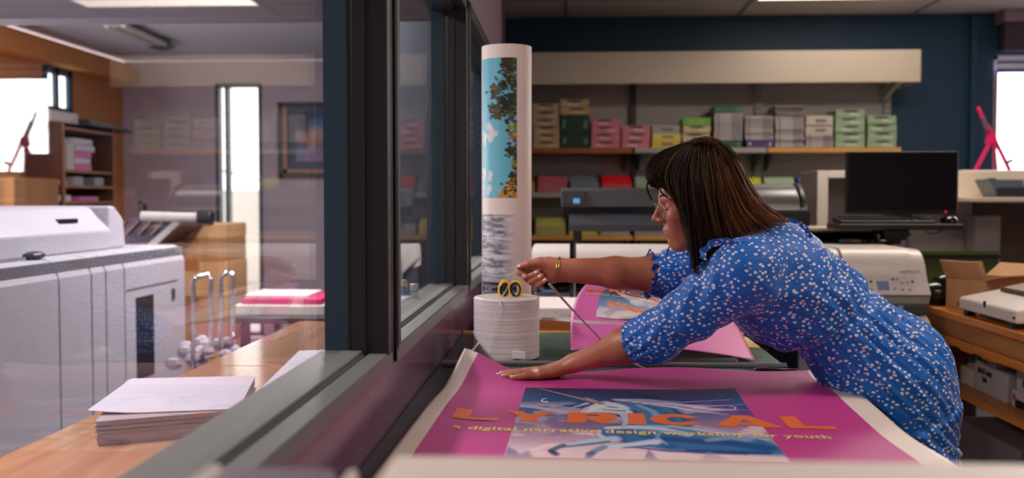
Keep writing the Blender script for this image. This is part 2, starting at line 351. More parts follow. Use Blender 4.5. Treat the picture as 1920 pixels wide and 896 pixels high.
# ------------------------------------------------------------------ shelving unit on the back wall
SF = 6.93
zs1 = px(1300, 277, Y=SF).z; zs2 = px(1100, 361, Y=SF).z; zs3 = px(1100, 441, Y=SF).z
xl = -.30; xr = px(1668, 200, Y=7.2).x
t = thing('shelving_unit', 'cream metal wall shelving with deep top fascia, three tiers of shelves along the navy wall', 'shelving', ((xl+xr)/2, 7.1, 0))
B((xl, 7.25, .25), (xr, 7.285, px(1300, 150, Y=7.25).z)).build('back_panel', M_grey, t)
fz0, fz1 = px(1300, 156, Y=6.85).z, px(1300, 96, Y=6.85).z; fxr = px(1727, 120, Y=6.85).x
MB().box((xl, 6.85, fz0), (fxr, 6.87, fz1)).box((xl, 6.87, fz1-.015), (fxr, 7.28, fz1)).box((fxr-.015, 6.87, fz0), (fxr, 7.28, fz1)).build('fascia', M_cream, t, bevel=.003)
for xx in (fxr-.12,):
    MB().prism([(6.88, fz0), (7.25, fz0), (7.25, fz0-.09)], xx-.02, xx+.01, 0).build('bracket', M_cream, t)
for x_ in (1187, 1422, 1664):
    xx = px(x_, 200, Y=7.22).x; u = MB().box((xx-.022, 7.215, .3), (xx+.022, 7.25, fz0+.05)); uo = u.build('upright', M_grey if x_ > 1300 else M_dgrey, t)
    sl = MB(); z = .5
    while z < fz0-.02: sl.box((xx-.012, 7.212, z), (xx-.006, 7.2151, z+.022)); sl.box((xx+.006, 7.212, z), (xx+.012, 7.2151, z+.022)); z += .04
    sl.build('slots', M_black, uo)
bays = [(xl, px(1186, 280, Y=SF).x, M_wood1), (px(1190, 280, Y=SF).x, px(1437, 280, Y=SF).x, M_grey), (px(1440, 280, Y=SF).x, px(1690, 280, Y=SF).x, M_wood2)]
for tier, z in enumerate((zs1, zs2, zs3)):
    for bi, (a, b, m_) in enumerate(bays):
        if tier and bi == 2: b = px(1668, 280, Y=SF).x
        mm = m_ if tier == 0 else (M_grey if tier == 1 else M_wood2)
        B((a, SF, z-.034), (b, 7.25, z)).build('shelf', mm, t, bevel=.002)
        for q in (a+.03, b-.05): MB().prism([(7.0, z-.036), (7.22, z-.036), (7.22, z-.15)], q, q+.02, 0).build('bracket', M_dgrey, t)
B((xl, 6.98, .3), (xr, 7.24, zs3-.14)).build('lower_cupboard', M_black, t)
# ------------------------------------------------------------------ reams on the top shelf
pal = {'beige': (196, 168, 128), 'dgreen': (26, 58, 50), 'pink': (214, 128, 146), 'grey': (170, 164, 158), 'yellow': (226, 196, 62), 'ylw2': (222, 206, 120), 'lime': (126, 186, 62),
       'cream': (206, 190, 150), 'green': (32, 88, 62), 'white': (188, 180, 180), 'purple': (70, 52, 120), 'brown': (128, 116, 112), 'mint': (150, 178, 142), 'offwhite': (196, 186, 172)}
mats_r = {k: mat('wrap_'+k, v, .35, var=.12, scale=14) for k, v in pal.items()}
M_slot = mat('label_dark', (34, 26, 26), .6); M_glint = mat('wrap_film', (232, 222, 216), .2, var=.1)
M_gl2 = mat('label_grey', (120, 116, 124), .6)
M_lh = mat('leaf_print', (90, 150, 110), .5)
cname = {'beige': 'beige', 'dgreen': 'dark green', 'pink': 'pink', 'grey': 'grey', 'yellow': 'yellow', 'ylw2': 'pale yellow', 'lime': 'lime green', 'cream': 'cream', 'green': 'green', 'white': 'white', 'purple': 'purple', 'brown': 'greyish brown', 'mint': 'pale green', 'offwhite': 'off-white'}
# x0, x1, bottom-up list of (colour, top y in the photo)
stacks = [
 ('the leftmost beige stack', 998, 1049, [('beige', y) for y in (263, 249, 235, 221, 206, 192)]),
 ('the stack topped with two beige packs', 1050, 1106, [('dgreen', 249), ('dgreen', 214), ('beige', 200), ('beige', 185)]),
 ('the taller pink stack', 1108, 1163, [('pink', y) for y in (263, 249, 235, 221)]),
 ('the shorter pink stack', 1166, 1220, [('pink', y) for y in (262, 248, 234)]),
 ('the yellow stack', 1222, 1277, [('yellow', 262), ('ylw2', 250), ('grey', 234)]),
 ('the stack with a lime green top', 1280, 1333, [('offwhite', 263), ('cream', 249), ('cream', 235), ('lime', 221)]),
 ('the white stack under a green box', 1339, 1392, [('green', 264)]+[('white', 264-6.5*i) for i in range(1, 9)]+[('green', 198)]),
 ('the white stack on a purple box', 1397, 1450, [('purple', 263)]+[('white', 263-6.4*i) for i in range(1, 8)]),
 ('the tallest white stack', 1454, 1508, [('white', 277-6.6*i) for i in range(1, 10)]+[('brown', 277-6.6*i) for i in range(10, 13)]),
 ('the stack under two off-white boxes', 1511, 1563, [('white', 277-6*i) for i in range(1, 5)]+[('offwhite', 236), ('offwhite', 218)]),
 ('the taller pale green stack', 1566, 1622, [('mint', y) for y in (263, 249, 235, 221, 206)]),
 ('the shorter pale green stack', 1627, 1682, [('mint', y) for y in (263, 248, 233, 218)])]
ordn = ['bottom', 'second from the bottom', 'third from the bottom', 'fourth from the bottom', 'fifth from the bottom', 'sixth from the bottom', 'seventh from the bottom', 'eighth from the bottom', 'ninth from the bottom', 'tenth from the bottom', 'eleventh from the bottom', 'twelfth from the bottom']
for sname, a, b, ls in stacks:
    zc = zs1; n = len(ls)
    for i, (c, yt) in enumerate(ls):
        j1, j2 = R.uniform(-.004, .004), R.uniform(-.012, .012)
        z1 = px(1300, yt, Y=SF+.02).z; x0 = px(a, yt, Y=SF+.02).x+j1+.002; x1 = px(b, yt, Y=SF+.02).x+j1-.002
        f_ = SF+.02+j2; z0 = zc+.0006; z1 = max(z1, z0+.02)-.001
        big = (z1-z0) > .035
        m = B((x0, f_, z0), (x1, 7.2, z1)); nm = 'paper_ream'; o = m.build(nm, mats_r[c], bevel=.004 if big else .002)
        pos = 'topmost' if i == n-1 else ordn[i]
        tag(o, '%s paper ream, %s in %s' % (cname[c], pos, sname), 'paper ream', 'wrapped paper reams on the top shelf'); 
        w_ = x1-x0; h_ = z1-z0
        if c in ('beige', 'pink', 'cream', 'mint'):
            cx = (x0+x1)/2+R.uniform(-.01, .01)
            e = MB().add([(cx+.055*math.cos(q*PI/6), f_-.0012, z1-h_*.24+h_*.13*math.sin(q*PI/6)) for q in range(12)], [tuple(range(12))[::-1]]); e.build('end_flap', M_slot, o, world=False)
            g = MB(); gx = x0+R.uniform(.02, .1)
            g.add([(gx, f_-.001, z0+h_*.32), (gx+.08, f_-.001, z0+h_*.2), (gx+.075, f_-.001, z0+h_*.34), (gx+.02, f_-.001, z0+h_*.5)], [(0, 1, 2, 3)])
            g.build('film_crease', M_glint, o, world=False)  # pale patch painted as a glint on the wrapper film
        elif c in ('white', 'brown'):
            MB().box((x0+w_*.12, f_-.001, z0+.001), (x0+w_*.17, f_, z1-.001)).box((x0+w_*.62, f_-.001, z0+h_*.3), (x0+w_*.95, f_, z0+h_*.75)).build('end_label', M_gl2, o, world=False)
            MB().box((x0+.001, f_-.0012, z0), (x1-.001, f_-.0002, z0+.0035)).build('wrapper_edge', M_slot, o, world=False)
        elif c in ('green', 'dgreen', 'purple', 'lime'):
            pm = M_lh if c != 'purple' else mats_r['white']
            MB().add([(x0+w_*.08, f_-.001, z0+h_*.3), (x0+w_*.16, f_-.001, z0+h_*.3), (x0+w_*.2, f_-.001, z0+h_*.7), (x0+w_*.1, f_-.001, z0+h_*.75)], [(0, 1, 2, 3)]).build('printed_mark', pm, o, world=False)
            MB().add([(x0+w_*.8, f_-.001, z0+h_*.25), (x0+w_*.93, f_-.001, z0+h_*.3), (x0+w_*.9, f_-.001, z0+h_*.75), (x0+w_*.84, f_-.001, z0+h_*.7)], [(0, 1, 2, 3)]).build('printed_mark', pm, o, world=False)
        elif c in ('grey', 'yellow', 'ylw2', 'offwhite'):
            MB().box((x0+w_*.35, f_-.001, z0+h_*.3), (x0+w_*.75, f_, z0+h_*.65)).build('end_label', M_gl2, o, world=False)
        zc = z1
# fanned flaps sticking out of two stacks
# ------------------------------------------------------------------ coloured paper on the lower tiers
def papers(name, x0, x1, yt, tier_z, c, label, lean=True, c2=None):
    f_ = SF+.01; X0 = px(x0, yt, Y=f_).x; X1 = px(x1, yt, Y=f_).x; zt_ = px(x0, yt, Y=f_+.02).z
    mm = mat('paper_'+name, c, .6, var=.05)
    n = 4; m = MB(); h = (zt_-tier_z)
    # a tilted pile: the sheets lie back against the pile behind them
    m.prism([(f_, tier_z+.001), (7.2, tier_z+.001), (7.2, zt_), (f_+.06, zt_), (f_, tier_z+h*.55)], X0+.004, X1-.004, 0)
    o = m.build('paper_stack', mm, bevel=.002); tag(o, label, 'paper stack', 'coloured paper on the lower shelves')
    e = MB()
    for k in range(1, 9): e.box((X0+.004, f_-.0008, tier_z+h*.055*k), (X1-.004, f_, tier_z+h*.055*k+.0012))
    e.build('sheet_edges', M_grey, o, world=False)
def divider(x, y, tier_z, yt):
    X0 = px(x, yt, Y=SF).x; z1 = px(x, yt, Y=SF).z
    tag(B((X0-.004, SF+.02, tier_z), (X0+.004, 7.22, z1)).build('shelf_divider', M_black), 'thin black divider beside the paper %s' % y, 'divider', 'dividers between the coloured paper')
T2 = [('gold', 985, 1003, 332, (206, 160, 44), 'gold paper stack at the left end of the middle shelf'), ('rose', 1007, 1064, 330, (196, 92, 110), 'rose pink paper stack on the middle shelf'),
      ('slate', 1068, 1124, 330, (108, 124, 132), 'slate grey paper stack right of the rose pink one'), ('red', 1127, 1186, 329, (214, 10, 22), 'bright red paper stack on the middle shelf'),
      ('celadon', 1190, 1240, 330, (150, 172, 152), 'pale celadon paper stack right of the red one'), ('acid', 1392, 1430, 332, (200, 204, 60), 'acid yellow paper stack behind the woman on the middle shelf'),
      ('sage', 1433, 1492, 332, (158, 186, 148), 'sage green paper stack above the rounded printer end'), ('violet', 1497, 1533, 332, (92, 66, 176), 'violet paper stack at the right end of the middle shelf')]
for a in T2: papers(a[0], a[1], a[2], a[3], zs2, a[4], a[5])
for x, y, yt in ((1004.5, 'left of the rose pink stack', 328), (1125.5, 'left of the red stack', 327), (1188, 'right of the red stack', 325), (1431.5, 'right of the acid yellow stack', 330)): divider(x, y, zs2, yt)
T3 = [('olive', 1003, 1061, 408, (186, 184, 92), 'olive yellow paper stack on the lowest shelf'), ('lemon', 1066, 1121, 410, (222, 206, 30), 'lemon yellow paper stack beside the olive one'),
      ('plain', 1125, 1182, 420, (180, 174, 182), 'white paper stack on the lowest shelf'), ('mauve', 1189, 1245, 420, (170, 140, 176), 'mauve paper stack near the face of the woman')]
for a in T3: papers(a[0], a[1], a[2], a[3], zs3, a[4], a[5])
for x, y, yt in ((1063.5, 'left of the lemon stack', 402), (1123, 'right of the lemon stack', 408), (1186, 'left of the mauve stack', 416)): divider(x, y, zs3, yt)
# ------------------------------------------------------------------ black wide scanner on its stand
SY = 4.8
def zx(x, y, Y): p = px(x, y, Y=Y); return p.x, p.z
x0, zt = zx(1052, 352, SY); x1, _ = zx(1513, 352, SY); _, zm = zx(1052, 388, SY); _, zl = zx(1052, 432, SY); xa = zx(1068, 400, SY)[0]
t = thing('wide_scanner', 'black wide-format scanner on a dark stand behind the woman, small lit blue display', 'scanner', ((x0+x1)/2, SY+.2, 0))
MB().prism([(SY, zm), (SY+.02, zt-.01), (SY+.1, zt), (SY+.36, zt), (SY+.38, zm)], x0, x1-.2, 0).build('lid', mat('scanner_lid', (66, 66, 70), .38), t, bevel=.006)
B((x0+.01, SY+.03, zm-.045), (x1-.05, SY+.36, zm)).build('scan_slot', M_gloss, t)
MB().prism([(SY-.12, zl+.0), (SY-.12, zl+.03), (SY+.02, zl+.085), (SY+.3, zl+.085), (SY+.3, zl)], xa, x1-.06, 0).build('feed_tray', mat('feed_tray', (52, 53, 57), .35), t, bevel=.004)
gr = MB()
for k in range(26): gr.box((xa+.09+k*.035, SY-.1, zl+.036), (xa+.10+k*.035, SY-.02, zl+.066))
B((x0-.0, SY-.006, zm+.008), (x0+.115, SY+.06, zt-.012)).build('control_pod', mat('pod', (58, 58, 62), .4), t, bevel=.006)
dx0, dz1 = zx(1075, 372, SY-.01); dx1, dz0 = zx(1087, 381, SY-.01)
B((dx0, SY-.012, dz0), (dx1, SY-.006, dz1)).build('display', emis('display_blue', (120, 176, 236), .8), t)
# rounded right end of the hood
xe0 = zx(1400, 360, SY)[0]; xe1 = zx(1509, 360, SY)[0]; zc_ = zx(1450, 385, SY)[1]
prof = [(SY-.05+.0, zc_-.02)]
for k in range(13):
    q = PI*k/12; prof.append((SY+.13-.18*math.cos(q), zc_-.02+.125*math.sin(q)))
MB().prism(prof, xe0, xe1-.03, 0).build('hood', mat('hood_silver', (96, 96, 100), .3, metal=.3), t, bevel=.01, smooth=True)
MB().prism([(p[0], p[1]+.003) for p in prof], xe1-.03, xe1, 0).build('end_cap', M_black, t, bevel=.012, smooth=True)
B((xe0-.02, SY-.08, zc_-.1), (xe1+.01, SY+.3, zc_-.02)).build('hood_base', M_black, t, bevel=.01)
for x_ in (zx(1083, 400, SY)[0], x1-.12):
    B((x_-.022, SY+.08, .06), (x_+.022, SY+.16, zl)).build('leg', M_black, t, bevel=.004)
    B((x_-.03, SY-.15, 0), (x_+.03, SY+.4, .06)).build('foot', M_black, t, bevel=.01)
# ------------------------------------------------------------------ white wide-format printer
WY = 4.15
x0, _ = zx(998, 500, WY); x1, zt = zx(1722, 466, WY); xs = zx(1092, 500, WY)[0]; xc = zx(1576, 500, WY)[0]; _, zlid = zx(1600, 516, WY-.1); _, zp0 = zx(1600, 552, WY-.14); _, zb0 = zx(1600, 570, WY-.12); _, zb1 = zx(1600, 588, WY-.12); _, zbt = zx(1600, 634, WY-.08)
t = thing('wide_printer', 'long white wide-format printer with curved lid and grey screen, behind the woman', 'printer', ((x0+x1)/2, WY+.2, 0))
def lidprof(zt, zb, dy=0):
    p = [(WY+.42, zb), (WY+.42, zt-.06)]
    for k in range(7): q = PI/2*k/6; p.append((WY+.36+.06*math.cos(q), zt-.06+.06*math.sin(q)))
    for k in range(9): q = PI/2+PI/2*k/8; p.append((WY+.02+.12*math.cos(q)-.0+dy, zt-.13+.13*math.sin(q)))
    p.append((WY-.1+dy, zb)); return p
MB().prism(lidprof(zt, zlid), x0, xc-.02, 0).build('lid', M_wht, t, bevel=.005, smooth=True)
MB().prism(lidprof(zt+.003, zlid, -.004), xc-.01, x1-.05, 0).build('side_cover', M_wht, t, bevel=.02, smooth=True, seg=4)
capm = MB().prism(lidprof(zt-.004, zlid+.0), x1-.06, x1, 0); capm.build('end_cap', M_wht, t, bevel=.04, smooth=True, seg=5)
B((xs-.002, WY-.103, zlid), (xs+.002, WY-.0, zt-.05)).build('lid_seam', M_mgrey, t)
# right block: sloping control panel, body, grey band, roll cover
xb0 = zx(1540, 540, WY)[0]
MB().prism([(WY-.1, zlid), (WY+.4, zlid), (WY+.4, zp0), (WY-.16, zp0)], xb0, x1+.0, 0).build('control_panel', mat('panel_white', (200, 192, 188), .45), t, bevel=.006)
MB().prism([(WY-.15, zp0), (WY+.4, zp0), (WY+.4, zb0), (WY-.13, zb0)], xb0, x1, 0).build('front_cover', M_grey, t, bevel=.004)
B((xb0, WY-.14, zb1), (x1-.01, WY+.4, zb0)).build('grey_band', M_dgrey, t, bevel=.004)
a_, b_ = zx(1686, 573, WY-.15); c_, d_ = zx(1694, 584, WY-.15)
B((a_, WY-.143, d_), (c_, WY-.14, b_)).build('badge', mat('badge_blue', (120, 170, 200), .4), t)
sx0, sz1_ = zx(1643, 527, WY-.12); sx1, sz0_ = zx(1668, 543, WY-.14)
yA = lambda z: WY-.1-.06*(zlid-z)/(zlid-zp0)-.003
MB().add([(sx0, yA(sz1_), sz1_), (sx1, yA(sz1_), sz1_), (sx1, yA(sz0_), sz0_), (sx0, yA(sz0_), sz0_)], [(0, 1, 2, 3)]).build('screen', emis('lcd', (120, 120, 150), .5), t)
for k, (u, v) in enumerate([(1676, 524), (1684, 524), (1692, 530), (1702, 530), (1712, 528), (1676, 540), (1690, 542), (1704, 542), (1634, 528), (1632, 542)]):
    a, z = zx(u, v, WY-.13); MB().cyl((a, yA(z)+.002, z), (a, yA(z)-.002, z-.001), .0055, 10).build('button', M_grey if k % 4 else M_mgrey, t)
tv, tf = text_mb('imagePROGRAF', .022); bx_, bz_ = zx(1686, 511, WY-.1)
MB().add([(bx_+v[0]*.55, WY-.1045, bz_+v[1]*.8) for v in tv], tf).build('name_lettering', M_mgrey, t)
rp = [(WY-.08+.10*math.cos(PI*k/8+PI/2)*1.0, (zb1+zbt)/2+(zb1-zbt)/2*math.sin(PI*k/8+PI/2)) for k in range(9)]+[(WY+.3, zbt), (WY+.3, zb1)]
MB().prism(rp, xb0-.3, x1-.005, 0).build('roll_cover', M_wht, t, bevel=.02, smooth=True, seg=4)
# open bay on the left: dark body, media roller, grey output plate
B((x0+.01, WY+.02, zb1-.05), (xb0, WY+.4, zlid)).build('print_bay', M_dgrey, t)
zr = px(1040, 541, Y=WY-.02).z
MB().cyl((x0+.03, WY-.03, zr), (xb0, WY-.03, zr), .022, 20).build('media_roller', M_black, t)
re_ = MB().lathe([(.018, 0), (.03, .004), (.03, .022), (.022, .026), (.03, .03), (.03, .05), (.012, .054)], (x0+.0, WY-.03, zr), 0, 24); re_.build('roller_end', M_steel, t, smooth=True)
z1_, z0_ = px(1040, 549, Y=WY-.1).z, px(1040, 572, Y=WY-.1).z
B((x0+.01, WY-.12, z0_), (xb0, WY+.02, z1_)).build('output_plate', M_mgrey, t, bevel=.005)
a, b = zx(1016, 545, WY-.125); B((a, WY-.125, b-.008), (a+.05, WY-.12, b+.004)).build('label_strip', mat('label_blue', (110, 150, 200), .5), t)
for x_ in (x0+.15, x1-.2):
    B((x_-.03, WY+.1, .08), (x_+.03, WY+.22, zbt+.02)).build('leg', M_dgrey, t, bevel=.004); B((x_-.035, WY-.2, .03), (x_+.035, WY+.5, .09)).build('foot', M_dgrey, t, bevel=.01)
a = zx(1068, 470, 3.95); b = zx(1080, 470, 3.95)
u = MB().box((a[0], 3.88, .0), (b[0], 3.91, px(1070, 450, Y=3.95).z)); o = tag(u.build('upright_bar', M_gloss, bevel=.004), 'slim black upright post with a silver edge in front of the white printer', 'post')
B((b[0]-.008, 3.876, .9), (b[0]-.003, 3.88, px(1070, 453, Y=3.95).z)).build('metal_edge', M_steel, o, world=False)
# ------------------------------------------------------------------ black printer unit right of the scanner, paper board on top
x0, zt = zx(1517, 437, 4.75); x1, zb = zx(1674, 465, 4.75)
t = thing('ink_printer', 'flat black printer with a row of coloured ink squares, above the white printer', 'printer', ((x0+x1)/2, 4.8, 0))
MB().prism([(4.75, zb), (4.75, zt-.035), (4.85, zt), (5.1, zt), (5.1, zb)], x0, x1, 0).build('body', M_black, t, bevel=.006)
B((x0+.1, 4.8, 0), (x1-.1, 5.05, zb)).build('pedestal', M_black, t)
ink = [((60, 170, 180), 1574, 1583), ((180, 96, 160), 1584, 1596), ((206, 206, 90), 1597, 1614)]
for c, a, b in ink:
    p = zx(a, 449, 4.745); q = zx(b, 454, 4.745); B((p[0], 4.746, q[1]), (q[0], 4.749, p[1])).build('ink_swatch', mat('ink', c, .4), t)
for a, b in ((1617, 1625), (1634, 1639)):
    p = zx(a, 450, 4.745); q = zx(b, 453, 4.745); B((p[0], 4.746, q[1]), (q[0], 4.749, p[1])).build('name_mark', M_mgrey, t)
p = zx(1516, 425, 4.72); q = zx(1664, 432, 4.72)
o = tag(B((p[0], 4.7, px(1600, 432, Y=4.7).z), (q[0], 5.0, px(1600, 427, Y=4.7).z)).build('display_board', M_cream, bevel=.001), 'long pale board lying across the top of the black ink printer', 'board')
B((p[0]+.002, 4.702, px(1600, 435, Y=4.7).z), (q[0]-.01, 5.0, px(1600, 432.4, Y=4.7).z)).build('board_backing', M_olive, o, world=False)
tag(B((p[0]+.02, 4.86, zt+.0005), (q[0]-.2, 4.98, px(1600, 435.4, Y=4.7).z)).build('paper_tray', M_black), 'black tray between the pale board and the ink printer', 'tray')
# ------------------------------------------------------------------ monitor, keyboard tray, keyboard, mouse
MY = 4.7
t = thing('monitor', 'dark switched-off widescreen monitor above a keyboard tray', 'monitor', (px(1690, 400, Y=MY).x, MY, px(1690, 403, Y=MY).z), rz=math.radians(0))
xa, za = zx(1588, 284, MY); xb, zb = zx(1795, 402, MY)
B((xa, MY, zb), (xb, MY+.035, za)).build('housing', M_black, t, bevel=.006)
B((xa+.008, MY-.002, zb+.018), (xb-.008, MY+.0, za-.008)).build('screen', mat('screen_glass', (4, 4, 6), .04, spec=.35), t)
B((xb-.001, MY+.004, zb+.003), (xb+.003, MY+.02, za-.002)).build('bezel_edge', M_steel, t)
p = zx(1773, 397, MY); B((p[0]-.004, MY-.004, p[1]-.004), (p[0]+.004, MY-.002, p[1]+.004)).build('power_light', emis('led_red', (230, 30, 40), 1.5), t)
xm = px(1683, 400, Y=MY).x
MB().box((xm-.03, MY+.035, zb-.14), (xm+.03, MY+.06, zb+.2)).box((xm-.05, MY-.05, zb-.01), (xm+.05, MY+.05, zb+.004)).build('stand', M_black, t)
ty = 4.45; ta, tz = zx(1574, 413, ty); tb, tz2 = zx(1808, 433, ty)
o = thing('keyboard_tray', 'slim black keyboard tray on a swing arm below the dark monitor', 'tray', ((ta+tb)/2, ty+.12, tz2))
ztop = px(1690, 420, Y=ty).z
B((ta, ty, ztop-.026), (tb, ty+.22, ztop)).build('platform', M_black, o, bevel=.006)
xk = px(1672, 430, Y=ty+.1).x
MB().box((xk-.06, ty+.02, ztop-.05), (xk+.05, ty+.2, ztop-.027)).box((xk-.03, ty+.1, ztop-.075), (xk+.07, ty+.18, ztop-.05)).tube([(xk+.05, ty+.14, ztop-.04), (1.62, ty+.35, ztop-.02), (1.66, 5.1, ztop-.02), (1.7, 5.59, ztop-.02)], .016, 10).build('swing_arm', M_gloss, o, bevel=.003)
cb = MB().tube([px(1700, 431, Y=ty+.1), px(1708, 440, Y=ty+.1), px(1695, 443, Y=ty+.12), px(1685, 438, Y=ty+.14)], .003, 6).tube([px(1733, 432, Y=ty+.1), px(1742, 438, Y=ty+.1), px(1755, 437, Y=ty+.1), px(1768, 431, Y=ty+.1)], .003, 6)
cb.build('cable', M_black, o)
k = thing('keyboard', 'black computer keyboard on the tray under the monitor', 'keyboard', (px(1660, 410, Y=ty).x, ty+.1, ztop))
ka, kb = zx(1577, 410, ty+.03)[0], zx(1755, 410, ty+.03)[0]
MB().prism([(ty+.03, ztop+.001), (ty+.17, ztop+.001), (ty+.17, ztop+.03), (ty+.03, ztop+.013)], ka, kb, 0).build('case', M_black, k, bevel=.003)
for r_ in range(5):
    yy = ty+.042+r_*.025; zz = ztop+.0145+(yy-ty-.03)*.12; kk = MB(); n = 21
    for c in range(n):
        if c in (15, 17): continue
        xx = ka+.01+(kb-ka-.02)*c/n; kk.box((xx, yy, zz), (xx+(kb-ka)/n*.82, yy+.02, zz+.008))
    kk.build('key_row', mat('keycap', (46, 46, 48), .35), k, bevel=.001)
o = thing('mouse', 'small black computer mouse on the right of the keyboard tray', 'mouse', (px(1779, 415, Y=ty+.05).x, ty+.09, ztop))
mx_, mz = zx(1779, 415, ty+.09); MB().ball((mx_, ty+.09, ztop+.008), (.036, .055, .03), 20, 12).build('shell', M_gloss, o, smooth='all')
MB().box((mx_-.004, ty+.04, ztop+.026), (mx_+.004, ty+.065, ztop+.036)).build('scroll_wheel', M_mgrey, o)
# ------------------------------------------------------------------ white cabinet behind the monitor
CY = 5.6
xa, zt = zx(1533, 320, CY); xb = zx(1553, 330, CY)[0]
t = thing('white_cabinet', 'white open cabinet with a deep top board, behind the monitor', 'cabinet', (2.2, CY+.2, 0))
B((xa, CY, 0), (xb, CY+.4, zt-.0)).build('side_panel', M_wht, t, bevel=.003)
B((xb, CY, zt-.04), (px(1800, 320, Y=CY).x, CY+.4, zt)).build('top_rail', M_wht, t, bevel=.003)
B((xb, CY+.36, .2), (px(1712, 320, Y=CY+.36).x, CY+.4, zt-.04)).build('back_panel', M_grey, t)
zf0 = px(1850, 377, Y=CY-.05).z
B((px(1790, 330, Y=CY-.05).x, CY-.05, zf0+.02), (4.1, CY-.02, px(1850, 320, Y=CY-.05).z)).build('top_board', M_cream, t, bevel=.003)
B((px(1790, 330, Y=CY-.2).x, CY-.3, zf0-.004), (4.1, CY-.02, zf0+.02)).build('ledge', M_cream, t, bevel=.003)
B((px(1700, 400, Y=CY+.3).x, CY+.25, .2), (px(1816, 400, Y=CY+.3).x, CY+.3, zf0-.01)).build('inner_panel', M_grey, t)
B((px(1816, 400, Y=CY+.2).x, CY+.1, .2), (px(1862, 400, Y=CY+.2).x, CY+.24, px(1840, 405, Y=CY+.1).z)).build('upright_panel', M_grey, t)
B((px(1816, 400, Y=CY+.3).x, CY+.3, .2), (4.1, CY+.34, zf0-.01)).build('recess_back', mat('recess_brown', (96, 78, 66), .6), t)
o = thing('pinboard', 'olive green board with a dark rail, low behind the cardboard box', 'board', (2.3, 5.3, 0))
a = zx(1690, 470, 5.3); b = zx(1872, 512, 5.3)
B((a[0], 5.3, b[1]-.2), (b[0], 5.33, a[1])).build('panel', M_olive, o); B((a[0], 5.285, a[1]-.035), (b[0], 5.3, a[1]-.018)).build('rail', M_black, o)
B((a[0]+.1, 5.3, 0), (a[0]+.15, 5.33, b[1]-.2)).build('leg', M_black, o); B((b[0]-.15, 5.3, 0), (b[0]-.1, 5.33, b[1]-.2)).build('leg', M_black, o)
# tray on the ledge
o = thing('plastic_tray', 'shallow blue-grey plastic tray on the white ledge under the bright window', 'tray', (px(1885, 370, Y=5.4).x, 5.42, zf0+.02))
a = zx(1843, 335, 5.4)[0]; b = px(1935, 335, Y=5.4).x; z1 = px(1880, 336, Y=5.4).z; z0 = zf0+.0205; mt = mat('tray_grey', (92, 104, 116), .4)
MB().prism([(a, z1), (a+.05, z0), (b-.05, z0), (b, z1), (b-.012, z1), (b-.06, z0+.012), (a+.06, z0+.012), (a+.012, z1)], 5.33, 5.34, 1).prism([(a, z1), (a+.05, z0), (b-.05, z0), (b, z1)], 5.5, 5.51, 1).prism([(a, z1), (a+.05, z0), (a+.062, z0), (a+.014, z1)], 5.34, 5.5, 1).prism([(b, z1), (b-.05, z0), (b-.062, z0), (b-.014, z1)], 5.34, 5.5, 1).box((a+.05, 5.34, z0), (b-.05, 5.5, z0+.008)).prism([(a+.012, z1-.004), (a+.05, z0+.004), (b-.05, z0+.004), (b-.012, z1-.004)], 5.328, 5.331, 1).build('shell', mt, o)
B((a+.04, 5.32, z0+.002), (b-.04, 5.33, z0+.05)).build('base_band', mat('tray_base', (40, 46, 54), .4), o)
MB().tube([(a-.02, 5.36, z1-.06), (a-.02, 5.36, z1-.015), (a+.01, 5.36, z1), (a+.05, 5.36, z1)], .006, 8).tube([(b-.08, 5.326, z1-.01), (b-.07, 5.326, z1-.05), (b-.02, 5.326, z1-.06)], .006, 8).build('wire_handle', M_chrome, o)
# magenta easel
EY = 5.75; zt = px(1860, 320, Y=EY).z
o = thing('table_easel', 'small magenta table easel on the cabinet top in front of the bright window', 'easel', (px(1862, 320, Y=EY).x, EY, zt))
me_ = mat('easel_magenta', (196, 18, 92), .4)
def bar(p, q, w_, d_, m_, nm): 
    p, q = Vector(p), Vector(q); t_ = (q-p).normalized(); s_ = Vector((0, 1, 0)); n_ = t_.cross(s_).normalized()
    vs = []
    for e in (p, q):
        for i, j in ((-1, -1), (1, -1), (1, 1), (-1, 1)): vs.append(e+n_*w_*i+s_*d_*j)
    return MB().add(vs, [(0, 1, 2, 3), (7, 6, 5, 4), (0, 4, 5, 1), (1, 5, 6, 2), (2, 6, 7, 3), (3, 7, 4, 0)]).build(nm, m_, o, bevel=.002)
bar(px(1834, 201, Y=EY), px(1858, 262, Y=EY), .009, .008, me_, 'mast'); bar(px(1852, 235, Y=EY+.02), px(1893, 319, Y=EY+.02), .009, .008, me_, 'leg')
bar(px(1861, 258, Y=EY), px(1829, 319, Y=EY), .010, .008, me_, 'leg'); bar(px(1862, 250, Y=EY+.1), px(1868, 319, Y=EY+.22), .008, .007, me_, 'leg')
pp = [px(1855, 250, Y=EY-.01), px(1866, 250, Y=EY-.01), px(1872, 268, Y=EY-.01), px(1851, 268, Y=EY-.01)]
MB().prism([(p.x, p.z) for p in pp], EY-.012, EY+.03, 1).build('hinge_plate', me_, o, bevel=.002)
bar(px(1843, 220, Y=EY-.02), px(1852, 244, Y=EY-.02), .012, .008, mat('easel_grey', (90, 70, 90), .4), 'clamp'); bar(px(1885, 306, Y=EY-.03), px(1898, 300, Y=EY-.03), .006, .02, M_dgrey, 'rest_peg')
B((px(1800, 320, Y=5.62).x, 5.58, zf0+.03), (4.1, 6.05, px(1860, 320, Y=EY).z-.001)).build('cabinet_top', M_wht, t)
